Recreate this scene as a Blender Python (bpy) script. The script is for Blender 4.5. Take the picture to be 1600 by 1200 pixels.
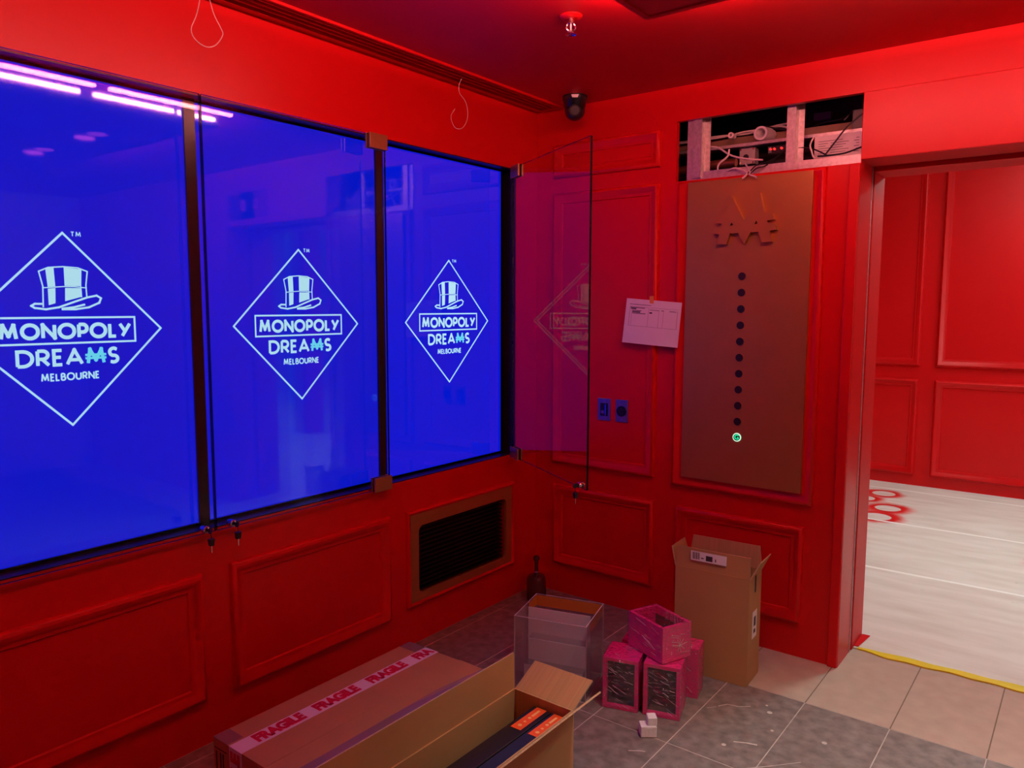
import bpy, bmesh, math, random
from mathutils import Matrix, Vector, Euler
random.seed(7)
sc = bpy.context.scene
for o in list(bpy.data.objects):
    bpy.data.objects.remove(o)
COL = sc.collection

# ---------------------------------------------------------------- camera
YAW, PITCH, ROLL = math.radians(37.5716), math.radians(5.8344), math.radians(0.1357)
fw = Vector((-math.sin(YAW) * math.cos(PITCH), math.cos(YAW) * math.cos(PITCH), -math.sin(PITCH)))
rt = Vector((math.cos(YAW), math.sin(YAW), 0)); up = rt.cross(fw)
r2 = math.cos(ROLL) * rt + math.sin(ROLL) * up
u2 = -math.sin(ROLL) * rt + math.cos(ROLL) * up
cd = bpy.data.cameras.new('camera'); cam = bpy.data.objects.new('camera', cd); COL.objects.link(cam)
m = Matrix.Identity(4)
for i in range(3):
    m[i][0], m[i][1], m[i][2] = r2[i], u2[i], -fw[i]
m[0][3], m[1][3], m[2][3] = 2.4209, -3.3614, 1.55
cam.matrix_world = m
cd.sensor_fit = 'HORIZONTAL'; cd.sensor_width = 36.0
cd.lens = 36.0 * 1195.3 / 1600.0
cd.clip_start = 0.02; cd.clip_end = 60
sc.camera = cam

# ---------------------------------------------------------------- world, exposure, light levels
w = bpy.data.worlds.new('world'); sc.world = w; w.use_nodes = True
w.node_tree.nodes['Background'].inputs[0].default_value = (0.02, 0.018, 0.018, 1)
w.node_tree.nodes['Background'].inputs[1].default_value = 0.3
sc.view_settings.view_transform = 'Standard'; sc.view_settings.look = 'None'
sc.view_settings.gamma = 1.0; sc.view_settings.use_curve_mapping = False
sc.view_settings.exposure = 0.0
sc.cycles.use_denoising = True
sc.cycles.max_bounces = 8; sc.cycles.diffuse_bounces = 4; sc.cycles.glossy_bounces = 4
sc.cycles.use_adaptive_sampling = True; sc.cycles.adaptive_threshold = 0.02
sc.cycles.transparent_max_bounces = 18; sc.cycles.transmission_bounces = 6
sc.cycles.sample_clamp_indirect = 6.0
COVE = 158.0        # LED tubes on the ceiling raft
HALL_FILL = 0.7         # unseen fill panels added in the hall to the right
ROOM = 33.0         # ceiling panels of the room beyond the doorway
SCREEN_B = 0.62
SPOT = 100.0        # recessed downlights of the raft, watts
ZC = 2.558

# ---------------------------------------------------------------- materials
def mat(name, col, rough=0.5, metal=0.0, spec=0.5, emit=None, es=0.0, coat=0.0, noise=None, bump=None, world=False, stretch=None):
    """procedural principled; noise=(scale, amount, detail) varies colour, bump=(scale, strength)"""
    mt = bpy.data.materials.new(name); mt.use_nodes = True
    nt = mt.node_tree; b = nt.nodes['Principled BSDF']
    b.inputs['Base Color'].default_value = (*col, 1); b.inputs['Roughness'].default_value = rough
    b.inputs['Metallic'].default_value = metal; b.inputs['Specular IOR Level'].default_value = spec
    if coat:
        b.inputs['Coat Weight'].default_value = coat; b.inputs['Coat Roughness'].default_value = 0.08
    if emit:
        b.inputs['Emission Color'].default_value = (*emit, 1); b.inputs['Emission Strength'].default_value = es
    tc = nt.nodes.new('ShaderNodeTexCoord'); vec = tc.outputs['Object']
    if world:
        vec = nt.nodes.new('ShaderNodeNewGeometry').outputs['Position']
    if stretch:
        mp = nt.nodes.new('ShaderNodeMapping'); mp.inputs['Scale'].default_value = stretch
        nt.links.new(vec, mp.inputs[0]); vec = mp.outputs[0]
    if noise:
        n = nt.nodes.new('ShaderNodeTexNoise'); n.inputs['Scale'].default_value = noise[0]
        n.inputs['Detail'].default_value = noise[2] if len(noise) > 2 else 4
        nt.links.new(vec, n.inputs['Vector'])
        mx = nt.nodes.new('ShaderNodeMix'); mx.data_type = 'RGBA'
        a = noise[1]
        mx.inputs[6].default_value = (*[c * (1 - a) for c in col], 1)
        mx.inputs[7].default_value = (*[min(1, c * (1 + a)) for c in col], 1)
        nt.links.new(n.outputs['Fac'], mx.inputs[0]); nt.links.new(mx.outputs[2], b.inputs['Base Color'])
    if bump:
        n = nt.nodes.new('ShaderNodeTexNoise'); n.inputs['Scale'].default_value = bump[0]; n.inputs['Detail'].default_value = 3
        nt.links.new(vec, n.inputs['Vector'])
        bp = nt.nodes.new('ShaderNodeBump'); bp.inputs['Strength'].default_value = bump[1]; bp.inputs['Distance'].default_value = 0.01
        nt.links.new(n.outputs['Fac'], bp.inputs['Height']); nt.links.new(bp.outputs[0], b.inputs['Normal'])
    return mt

def emission(name, col, s=1.0):
    mt = bpy.data.materials.new(name); mt.use_nodes = True; nt = mt.node_tree; nt.nodes.clear()
    e = nt.nodes.new('ShaderNodeEmission'); e.inputs[0].default_value = (*col, 1); e.inputs[1].default_value = s
    o = nt.nodes.new('ShaderNodeOutputMaterial'); nt.links.new(e.outputs[0], o.inputs[0])
    return mt

def clear(name, tint=(1, 1, 1), f0=0.04, rough=0.0, graze=1.0, haze=0.0, hazecol=(1, 1, 1), bump=None):
    """thin clear sheet: straight-through transmission plus Schlick mirror reflection, optional diffuse haze"""
    mt = bpy.data.materials.new(name); mt.use_nodes = True; nt = mt.node_tree; nt.nodes.clear()
    N = nt.nodes.new; L = nt.links.new
    geo = N('ShaderNodeNewGeometry'); nrm = geo.outputs['Normal']
    gl = N('ShaderNodeBsdfGlossy'); gl.inputs['Roughness'].default_value = rough
    if bump:
        tc = N('ShaderNodeTexCoord'); n = N('ShaderNodeTexNoise'); n.inputs['Scale'].default_value = bump[0]; n.inputs['Detail'].default_value = 2
        n.inputs['Distortion'].default_value = 1.5
        mp = N('ShaderNodeMapping'); mp.inputs['Scale'].default_value = (1, 1, 3.0); mp.inputs['Rotation'].default_value = (0.4, 0.5, 0.3)
        L(tc.outputs['Object'], mp.inputs[0]); L(mp.outputs[0], n.inputs['Vector'])
        bp = N('ShaderNodeBump'); bp.inputs['Strength'].default_value = bump[1]; bp.inputs['Distance'].default_value = 0.02
        L(n.outputs['Fac'], bp.inputs['Height']); nrm = bp.outputs[0]; L(nrm, gl.inputs['Normal'])
    dot = N('ShaderNodeVectorMath'); dot.operation = 'DOT_PRODUCT'
    L(nrm, dot.inputs[0]); L(geo.outputs['Incoming'], dot.inputs[1])
    ab = N('ShaderNodeMath'); ab.operation = 'ABSOLUTE'; L(dot.outputs['Value'], ab.inputs[0])
    on = N('ShaderNodeMath'); on.operation = 'SUBTRACT'; on.inputs[0].default_value = 1; on.use_clamp = True; L(ab.outputs[0], on.inputs[1])
    pw = N('ShaderNodeMath'); pw.operation = 'POWER'; pw.inputs[1].default_value = 5; L(on.outputs[0], pw.inputs[0])
    ma = N('ShaderNodeMath'); ma.operation = 'MULTIPLY_ADD'; ma.inputs[1].default_value = (1 - f0) * graze; ma.inputs[2].default_value = f0; L(pw.outputs[0], ma.inputs[0])
    tr = N('ShaderNodeBsdfTransparent'); tr.inputs[0].default_value = (*tint, 1)
    base = tr.outputs[0]
    if haze:
        df = N('ShaderNodeBsdfDiffuse'); df.inputs[0].default_value = (*hazecol, 1)
        mh = N('ShaderNodeMixShader'); mh.inputs[0].default_value = haze; L(base, mh.inputs[1]); L(df.outputs[0], mh.inputs[2]); base = mh.outputs[0]
    mx = N('ShaderNodeMixShader'); L(ma.outputs[0], mx.inputs[0]); L(base, mx.inputs[1]); L(gl.outputs[0], mx.inputs[2])
    o = N('ShaderNodeOutputMaterial'); L(mx.outputs[0], o.inputs[0])
    return mt

M = {}
M['red'] = mat('red_paint', (0.62, 0.004, 0.006), 0.34, spec=0.28, noise=(2.5, 0.05, 3), bump=(180, 0.02))
M['red_trim'] = mat('red_trim_paint', (0.64, 0.004, 0.006), 0.45, spec=0.25, noise=(3, 0.04, 2))
M['red_ceiling'] = mat('red_ceiling_paint', (0.58, 0.004, 0.008), 0.55, spec=0.25, noise=(2, 0.04, 2))
M['black'] = mat('black_lining', (0.012, 0.012, 0.014), 0.35, noise=(6, 0.2))
M['bezel'] = mat('black_bezel', (0.01, 0.01, 0.012), 0.25, noise=(20, 0.2))
M['bronze'] = mat('brushed_bronze', (0.46, 0.23, 0.07), 0.38, metal=0.55, noise=(12, 0.08), bump=(300, 0.02))
M['bronze_hw'] = mat('bronze_hardware', (0.45, 0.25, 0.10), 0.35, metal=0.7, noise=(30, 0.08))
M['chrome'] = mat('chrome', (0.75, 0.72, 0.70), 0.15, metal=1.0, noise=(40, 0.05))
M['galv'] = mat('galvanised_steel', (0.62, 0.60, 0.58), 0.42, metal=0.75, noise=(60, 0.45, 6))
M['white'] = mat('white_plastic', (0.78, 0.76, 0.73), 0.45, noise=(20, 0.05))
M['paper'] = mat('white_paper', (0.82, 0.80, 0.80), 0.8, noise=(14, 0.04))
M['ink'] = mat('print_ink', (0.035, 0.03, 0.04), 0.7, noise=(60, 0.3))
M['ink_soft'] = mat('faint_print', (0.25, 0.22, 0.25), 0.8, noise=(60, 0.3))
M['glass'] = clear('door_glass', (0.94, 0.96, 0.96), 0.012, graze=0.38)
M['glass_edge'] = mat('glass_edge', (0.010, 0.016, 0.016), 0.12, noise=(20, 0.2))
M['acrylic'] = clear('clear_acrylic', (0.95, 0.95, 0.95), 0.05, haze=0.05, hazecol=(0.8, 0.8, 0.8))
M['acrylic_edge'] = mat('acrylic_edge', (0.62, 0.56, 0.56), 0.25, noise=(30, 0.1))
M['frost'] = clear('frosted_acrylic', (0.9, 0.9, 0.9), 0.05, 0.15, haze=0.85, hazecol=(0.78, 0.74, 0.76))
M['amber'] = mat('amber_film', (0.58, 0.22, 0.03), 0.4, noise=(20, 0.1))
M['card'] = mat('cardboard', (0.43, 0.24, 0.090), 0.75, noise=(9, 0.10, 6), bump=(70, 0.05))
M['card_in'] = mat('cardboard_inside', (0.47, 0.27, 0.11), 0.8, noise=(1, 0.22, 5), bump=(1, 0.12), stretch=(130, 3, 3))
M['card_edge'] = mat('cardboard_cut_edge', (0.50, 0.33, 0.19), 0.85, noise=(160, 0.35, 2))
M['pink'] = mat('pink_laminate', (0.88, 0.008, 0.24), 0.30, noise=(10, 0.05))
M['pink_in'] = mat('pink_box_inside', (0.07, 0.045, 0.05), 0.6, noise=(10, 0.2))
M['film'] = clear('stretch_film', (0.97, 0.96, 0.97), 0.10, 0.08, haze=0.012, hazecol=(0.9, 0.85, 0.9), bump=(26, 1.0))
M['glint_crease'] = mat('film_glint_crease', (0.70, 0.55, 0.62), 0.18, spec=0.9, noise=(30, 0.1))  # pale colour for ridges that imitate glints on the film
M['foam'] = mat('white_foam', (0.80, 0.77, 0.77), 0.9, noise=(60, 0.06), bump=(120, 0.25))
M['navy'] = mat('navy_carton', (0.012, 0.02, 0.055), 0.4, noise=(20, 0.2))
M['blackcard'] = mat('black_carton', (0.010, 0.011, 0.015), 0.4, noise=(20, 0.2))
M['orange'] = mat('orange_label', (0.90, 0.10, 0.012), 0.5, noise=(20, 0.05))
M['pale_orange'] = mat('pale_orange_print', (0.95, 0.48, 0.18), 0.5, noise=(30, 0.05))
M['tape_white'] = mat('white_parcel_tape', (0.80, 0.72, 0.76), 0.35, noise=(12, 0.05))
M['tape_red'] = mat('red_tape_print', (0.62, 0.01, 0.04), 0.4, noise=(30, 0.1))
M['clear_tape'] = clear('clear_parcel_tape', (0.9, 0.88, 0.92), 0.06, 0.15, haze=0.10, hazecol=(0.6, 0.5, 0.7))
M['yellow'] = mat('yellow_floor_tape', (0.76, 0.60, 0.008), 0.45, noise=(14, 0.12))
M['tile_dark'] = mat('dark_stone_tile', (0.190, 0.175, 0.160), 0.36, noise=(22, 0.85, 12), bump=(60, 0.05), world=True)
M['tile_beige'] = mat('beige_stone_tile', (0.46, 0.385, 0.315), 0.20, noise=(14, 0.16, 12), world=True)
M['grout_dark'] = mat('brown_grout', (0.16, 0.12, 0.09), 0.85, noise=(50, 0.15))
M['grout'] = mat('light_grout', (0.50, 0.46, 0.41), 0.85, noise=(50, 0.15))
M['joint'] = mat('white_joint_tape', (0.92, 0.90, 0.86), 0.6, noise=(30, 0.04))
M['scuff'] = mat('plaster_scuff', (0.55, 0.52, 0.48), 0.9, noise=(80, 0.2))
M['wire_w'] = mat('white_cable', (0.70, 0.64, 0.60), 0.5, noise=(40, 0.06))
M['wire_b'] = mat('black_cable', (0.015, 0.015, 0.017), 0.45, noise=(40, 0.2))
M['clearwire'] = mat('thin_pale_wire', (0.72, 0.60, 0.55), 0.35, noise=(40, 0.06))
M['timber'] = mat('raw_timber', (0.30, 0.20, 0.12), 0.85, noise=(14, 0.4, 8))
M['copper'] = mat('copper_pipe', (0.42, 0.18, 0.10), 0.35, metal=0.8, noise=(20, 0.2))
M['grey'] = mat('grey_plastic', (0.16, 0.16, 0.16), 0.5, noise=(20, 0.1))
M['greyj'] = mat('pale_grey_box', (0.42, 0.39, 0.36), 0.5, noise=(20, 0.2))
M['plate'] = mat('steel_wall_plate', (0.30, 0.28, 0.34), 0.3, metal=0.8, noise=(40, 0.08))
M['bottle'] = mat('dark_bottle_glass', (0.055, 0.02, 0.02), 0.12, noise=(10, 0.2), spec=0.8)
M['tapeb'] = mat('masking_tape', (0.75, 0.30, 0.06), 0.6, noise=(40, 0.1))
M['plaster'] = mat('white_plaster', (0.70, 0.67, 0.63), 0.7, noise=(3, 0.04))
M['led_white'] = emission('led_tube', (1.0, 0.28, 0.27), COVE)
M['fill_panel'] = emission('hall_fill_light', (1.0, 0.90, 0.78), HALL_FILL)
M['room_light'] = emission('room_panel_light', (0.74, 1.0, 0.95), ROOM)
M['pink_light'] = emission('pink_downlight', (1.0, 0.10, 0.42), 7.0)
M['down_light'] = emission('small_downlight', (1.0, 0.95, 0.9), 14.0)
M['screen'] = mat('blue_screen', (0.002, 0.002, 0.003), 0.04, spec=0.8, emit=(0.0, 0.008, SCREEN_B), es=1.0, noise=(10, 0.1))
M['logo'] = emission('screen_artwork', (0.50, 0.82, 0.96), 0.95)
M['logo_cyan'] = emission('screen_artwork_cyan', (0.16, 0.72, 0.92), 0.95)
M['cyan_screen'] = emission('cyan_screen', (0.05, 0.55, 0.75), 3.0)
M['green'] = emission('green_button_light', (0.01, 0.85, 0.35), 1.2)
M['pale_green'] = emission('pale_green_ring', (0.62, 1.0, 0.72), 1.1)
M['red_led'] = emission('red_indicator', (1.0, 0.02, 0.02), 2.5)

def board_floor_material():
    """white-painted floor sheeting with scuffs and red overspray rings left by painting cans"""
    mt = bpy.data.materials.new('painted_floor_sheet'); mt.use_nodes = True
    nt = mt.node_tree; N = nt.nodes.new; L = nt.links.new; b = nt.nodes['Principled BSDF']
    b.inputs['Roughness'].default_value = 0.45
    geo = N('ShaderNodeNewGeometry')
    mp = N('ShaderNodeMapping'); mp.inputs['Scale'].default_value = (0.8, 3.2, 1); L(geo.outputs['Position'], mp.inputs[0])
    n1 = N('ShaderNodeTexNoise'); n1.inputs['Scale'].default_value = 3; n1.inputs['Detail'].default_value = 8; L(mp.outputs[0], n1.inputs['Vector'])
    r1 = N('ShaderNodeValToRGB'); r1.color_ramp.elements[0].position = 0.25; r1.color_ramp.elements[1].position = 0.62
    r1.color_ramp.elements[0].color = (0.62, 0.55, 0.49, 1); r1.color_ramp.elements[1].color = (0.76, 0.71, 0.66, 1)
    L(n1.outputs['Fac'], r1.inputs[0])
    mp2 = N('ShaderNodeMapping'); mp2.inputs['Scale'].default_value = (3, 9, 1); mp2.inputs['Rotation'].default_value = (0, 0, 0.3); L(geo.outputs['Position'], mp2.inputs[0])
    n2 = N('ShaderNodeTexNoise'); n2.inputs['Scale'].default_value = 4; n2.inputs['Detail'].default_value = 4; L(mp2.outputs[0], n2.inputs['Vector'])
    r2_ = N('ShaderNodeValToRGB'); r2_.color_ramp.elements[0].position = 0.72; r2_.color_ramp.elements[1].position = 0.80; L(n2.outputs['Fac'], r2_.inputs[0])
    m1 = N('ShaderNodeMix'); m1.data_type = 'RGBA'; m1.inputs[7].default_value = (0.22, 0.18, 0.14, 1)
    L(r2_.outputs[0], m1.inputs[0]); L(r1.outputs[0], m1.inputs[6])
    cur = m1.outputs[2]
    nz = N('ShaderNodeTexNoise'); nz.inputs['Scale'].default_value = 7; nz.inputs['Detail'].default_value = 3; L(geo.outputs['Position'], nz.inputs['Vector'])
    for (x, y, r, s) in ((1.07, 3.47, 0.088, 0.10), (1.20, 2.98, 0.092, 0.13), (1.185, 2.68, 0.10, 0.12), (0.97, 3.22, 0.085, 0.10), (1.02, 2.86, 0.0, 0.14), (2.24, 2.12, 0.0, 0.13), (2.16, 2.20, 0.0, 0.05)):
        d = N('ShaderNodeVectorMath'); d.operation = 'DISTANCE'; d.inputs[1].default_value = (x, y, 0.004); L(geo.outputs['Position'], d.inputs[0])
        ns = N('ShaderNodeMath'); ns.operation = 'MULTIPLY_ADD'; ns.inputs[1].default_value = 0.08; ns.inputs[2].default_value = -0.04; L(nz.outputs['Fac'], ns.inputs[0])
        dd = N('ShaderNodeMath'); dd.operation = 'ADD'; L(d.outputs['Value'], dd.inputs[0]); L(ns.outputs[0], dd.inputs[1])
        fo = N('ShaderNodeMapRange'); fo.inputs[1].default_value = r + s; fo.inputs[2].default_value = r + 0.2 * s; fo.interpolation_type = 'SMOOTHSTEP'; L(dd.outputs[0], fo.inputs[0])
        if r > 0:
            fi = N('ShaderNodeMapRange'); fi.inputs[1].default_value = r - 0.006; fi.inputs[2].default_value = r + 0.004; L(d.outputs['Value'], fi.inputs[0])
            mu = N('ShaderNodeMath'); mu.operation = 'MULTIPLY'; L(fo.outputs[0], mu.inputs[0]); L(fi.outputs[0], mu.inputs[1]); fac = mu.outputs[0]
        else:
            fac = fo.outputs[0]
        mm = N('ShaderNodeMix'); mm.data_type = 'RGBA'; mm.inputs[7].default_value = (0.70, 0.012, 0.012, 1)
        L(fac, mm.inputs[0]); L(cur, mm.inputs[6]); cur = mm.outputs[2]
    L(cur, b.inputs['Base Color'])
    return mt
M['sheet'] = board_floor_material()

# ---------------------------------------------------------------- mesh helpers
class MB:
    def __init__(s):
        s.v = []; s.f = []; s.mi = []
    def add(s, vs, fs, mi=0):
        k = len(s.v); s.v += [tuple(v) for v in vs]
        for f in fs:
            s.f.append(tuple(i + k for i in f)); s.mi.append(mi)
        return s
    def box(s, x0, y0, z0, x1, y1, z1, mi=0):
        x0, x1 = min(x0, x1), max(x0, x1); y0, y1 = min(y0, y1), max(y0, y1); z0, z1 = min(z0, z1), max(z0, z1)
        return s.add([(x0, y0, z0), (x1, y0, z0), (x1, y1, z0), (x0, y1, z0), (x0, y0, z1), (x1, y0, z1), (x1, y1, z1), (x0, y1, z1)],
                     [(0, 3, 2, 1), (4, 5, 6, 7), (0, 1, 5, 4), (1, 2, 6, 5), (2, 3, 7, 6), (3, 0, 4, 7)], mi)
    def hexa(s, pts, mi=0):     # 4 bottom + 4 top points
        return s.add(pts, [(0, 3, 2, 1), (4, 5, 6, 7), (0, 1, 5, 4), (1, 2, 6, 5), (2, 3, 7, 6), (3, 0, 4, 7)], mi)
    def cyl(s, p0, p1, r0, r1=None, n=16, mi=0):
        r1 = r0 if r1 is None else r1
        p0, p1 = Vector(p0), Vector(p1); d = (p1 - p0).normalized()
        a = d.orthogonal().normalized(); b = d.cross(a)
        vs = []
        for p, r in ((p0, r0), (p1, r1)):
            for i in range(n):
                t = 2 * math.pi * i / n; vs.append(p + (a * math.cos(t) + b * math.sin(t)) * r)
        fs = [(i, (i + 1) % n, n + (i + 1) % n, n + i) for i in range(n)] + [tuple(range(n - 1, -1, -1)), tuple(range(n, 2 * n))]
        return s.add(vs, fs, mi)
    def tube(s, pts, r, n=8, mi=0, smooth=4):
        P = [Vector(p) for p in pts]
        if smooth and len(P) > 2:      # Catmull-Rom through the points
            Q = []
            for i in range(len(P) - 1):
                a, b, c, d = P[max(i - 1, 0)], P[i], P[i + 1], P[min(i + 2, len(P) - 1)]
                for k in range(smooth):
                    t = k / smooth
                    Q.append(0.5 * ((2 * b) + (c - a) * t + (2 * a - 5 * b + 4 * c - d) * t * t + (3 * b - a - 3 * c + d) * t ** 3))
            Q.append(P[-1]); P = Q
        vs = []; up_ = None
        for i, p in enumerate(P):
            d = (P[min(i + 1, len(P) - 1)] - P[max(i - 1, 0)]).normalized()
            if up_ is None:
                up_ = d.orthogonal().normalized()
            a = (up_ - d * up_.dot(d)).normalized(); up_ = a; b = d.cross(a)
            for k in range(n):
                t = 2 * math.pi * k / n; vs.append(p + (a * math.cos(t) + b * math.sin(t)) * r)
        fs = []
        for i in range(len(P) - 1):
            for k in range(n):
                fs.append((i * n + k, i * n + (k + 1) % n, (i + 1) * n + (k + 1) % n, (i + 1) * n + k))
        fs += [tuple(range(n - 1, -1, -1)), tuple((len(P) - 1) * n + k for k in range(n))]
        return s.add(vs, fs, mi)
    def lathe(s, prof, c=(0, 0, 0), n=24, mi=0):     # prof: (r, z)
        c = Vector(c); vs = []; fs = []
        for r, z in prof:
            for i in range(n):
                t = 2 * math.pi * i / n; vs.append(c + Vector((r * math.cos(t), r * math.sin(t), z)))
        for j in range(len(prof) - 1):
            for i in range(n):
                fs.append((j * n + i, j * n + (i + 1) % n, (j + 1) * n + (i + 1) % n, (j + 1) * n + i))
        fs += [tuple(range(n - 1, -1, -1)), tuple((len(prof) - 1) * n + i for i in range(n))]
        return s.add(vs, fs, mi)
    def sphere(s, c, r, n=20, m_=12, mi=0, sz=1.0):
        prof = [(max(1e-4, r * math.sin(math.pi * j / m_)), -r * sz * math.cos(math.pi * j / m_)) for j in range(m_ + 1)]
        return s.lathe(prof, c, n, mi)
    def build(s, name, material, parent=None, loc=None, bevel=0.0, smooth=False, segs=2):
        me = bpy.data.meshes.new(name)
        me.from_pydata([tuple(v) for v in s.v], [], s.f)
        mats = material if isinstance(material, (list, tuple)) else [material]
        for k in mats:
            me.materials.append(M[k] if isinstance(k, str) else k)
        me.polygons.foreach_set('material_index', s.mi)
        me.update()
        bm = bmesh.new(); bm.from_mesh(me)
        bmesh.ops.recalc_face_normals(bm, faces=bm.faces)
        if bevel:
            ed = [e for e in bm.edges if len(e.link_faces) == 2 and e.calc_face_angle(0) > 0.6]
            bmesh.ops.bevel(bm, geom=ed, offset=bevel, segments=segs, affect='EDGES', profile=0.5, clamp_overlap=True)
        bm.to_mesh(me); bm.free()
        if smooth:
            for p in me.polygons:
                p.use_smooth = True
            me.set_sharp_from_angle(angle=math.radians(40))
        o = bpy.data.objects.new(name, me); COL.objects.link(o)
        if parent is not None:
            o.parent = parent
            if parent.get('_origin') is not None and loc is None:     # world-coordinate geometry under a translated root
                og = Vector(parent['_origin'])
                me.transform(Matrix.Translation(-og))
        elif loc is not None:
            me.transform(Matrix.Translation(-Vector(loc))); o.location = loc
        if parent is not None and loc is not None:
            me.transform(Matrix.Translation(-Vector(loc))); o.location = loc
        return o

def tag(o, label=None, cat=None, group=None, kind=None):
    if label: o['label'] = label
    if cat: o['category'] = cat
    if group: o['group'] = group
    if kind: o['kind'] = kind
    return o

def thing(name, label, cat, loc=(0, 0, 0), rz=0.0, group=None, world=True):
    """Empty at the base of a thing; with world=True its parts are given in world coordinates"""
    o = bpy.data.objects.new(name, None); COL.objects.link(o); o.empty_display_size = 0.05
    o.location = loc; o.rotation_euler = (0, 0, rz)
    if world:
        ROOT[o.name] = Vector(loc)
    return tag(o, label, cat, group)
ROOT = {}

def part(mb, name, material, parent, bevel=0.0, smooth=False, segs=2):
    o = mb.build(name, material, None, None, bevel, smooth, segs)
    o.parent = parent
    r = parent
    while r.parent is not None:
        r = r.parent
    if r.name in ROOT:
        o.data.transform(Matrix.Translation(-ROOT[r.name]))
    return o

def struct(mb, name, material, bevel=0.0):
    o = mb.build(name, material, bevel=bevel); o['kind'] = 'structure'
    return o

def wall_cells(us, vs, holes, fn):
    """grid of cells outside the holes; fn(u0,v0,u1,v1)"""
    U = sorted(set(list(us) + [h[0] for h in holes] + [h[2] for h in holes])); V = sorted(set(list(vs) + [h[1] for h in holes] + [h[3] for h in holes]))
    for i in range(len(U) - 1):
        for j in range(len(V) - 1):
            cu, cv = (U[i] + U[i + 1]) / 2, (V[j] + V[j + 1]) / 2
            if not any(h[0] < cu < h[2] and h[1] < cv < h[3] for h in holes):
                fn(U[i], V[j], U[i + 1], V[j + 1])

PROFILE = [(0, 0), (0.001, 0.010), (0.006, 0.018), (0.015, 0.022), (0.025, 0.018), (0.033, 0.010), (0.044, 0.007), (0.052, 0.006), (0.056, 0.0)]
def frame_mesh(u0, v0, u1, v1, prof, fn):
    """mitred picture-frame moulding; fn(u, v, h) -> point"""
    mb = MB(); vs = []; n = len(prof)
    for (du, h) in prof:
        for (u, v) in ((u0 + du, v0 + du), (u1 - du, v0 + du), (u1 - du, v1 - du), (u0 + du, v1 - du)):
            vs.append(fn(u, v, h))
    fs = []
    for j in range(n - 1):
        for i in range(4):
            fs.append((j * 4 + i, j * 4 + (i + 1) % 4, (j + 1) * 4 + (i + 1) % 4, (j + 1) * 4 + i))
    return mb.add(vs, fs)

# ================================================================= SETTING
# ---- left wall with the screen niche and the grille hole
T = 0.14
mb = MB()
NICHE = (-2.80, 0.772, -0.185, 2.243); GR = (-0.935, 0.224, -0.260, 0.564)
wall_cells((-5.2, 0.0), (0.0, ZC), [NICHE, GR], lambda a, b, c, d: mb.box(-T, a, b, 0, c, d))
wall_left = struct(mb, 'wall_left', 'red')
lining = MB()
lining.box(-0.20, -2.85, 0.72, -T, -0.14, 2.29)                      # back
lining.box(-T, -2.80, 0.772, -0.003, -0.185, 0.776); lining.box(-T, -2.80, 2.239, -0.003, -0.185, 2.243)
lining.box(-T, -0.189, 0.772, -0.003, -0.185, 2.243); lining.box(-T, -2.80, 0.772, -0.003, -2.796, 2.243)
part(lining, 'niche_lining', 'black', wall_left)
back_g = MB().box(-0.16, -0.96, 0.20, -T, -0.24, 0.60)
part(back_g, 'grille_backing', 'black', wall_left)
LW = lambda u, v, h: (h, u, v)
for r in ((-2.77, 0.165, -1.980, 0.625), (-1.872, 0.160, -1.098, 0.632), (-0.995, 0.180, -0.208, 0.628)):
    part(frame_mesh(r[0], r[1], r[2], r[3], PROFILE if r[0] < -1 else [(p * 0.6, h * 0.8) for p, h in PROFILE], LW), 'panel_moulding', 'red_trim', wall_left, smooth=True)
for yy in (-1.075, -1.928):                                           # black mullions between the screens
    part(MB().box(-0.14, yy - 0.020, 0.776, -0.050, yy + 0.020, 2.239), 'mullion', 'bezel', wall_left)

# ---- far wall: panelling, service hole, doorway
DX0, DX1, DZ = 1.609, 2.80, 2.138
HOLE = (0.797, 2.128, 1.607, 2.402)
mb = MB()
wall_cells((-T, 5.4), (0.0, ZC), [HOLE, (DX0, -0.1, DX1, DZ)], lambda a, b, c, d: mb.box(a, 0, b, c, 0.19 if a >= 1.6 else 0.03, d))
wall_far = struct(mb, 'wall_far', 'red')
FW = lambda u, v, h: (u, -h, v)
for r in ((0.110, 2.205, 0.722, 2.375), (0.112, 0.712, 0.720, 2.130), (0.125, 0.160, 0.724, 0.594), (0.842, 0.158, 1.446, 0.592)):
    part(frame_mesh(*r, PROFILE, FW), 'panel_moulding', 'red_trim', wall_far, smooth=True)
part(frame_mesh(0.815, 0.690, 1.480, 2.125, PROFILE, FW), 'panel_moulding', 'red_trim', wall_far, smooth=True)
# cavity behind the service hole
cav = MB()
cav.box(0.55, 0.36, 2.0, 1.60, 0.39, 2.95); cav.box(0.51, 0.03, 2.0, 0.55, 0.39, 2.95)
cav.box(1.60, 0.19, 2.0, 1.61, 0.39, 2.95); cav.box(0.51, 0.03, 2.92, 1.60, 0.39, 2.96); cav.box(0.51, 0.03, 2.02, 1.60, 0.39, 2.06)
part(cav, 'cavity_lining', 'black', wall_far)
# fascia above the doorway, slightly proud, with a seam at its top
fa = MB().box(1.609, -0.012, 2.138, 2.88, -0.001, 2.401)
part(fa, 'fascia_panel', 'red', wall_far, bevel=0.003)
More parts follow.
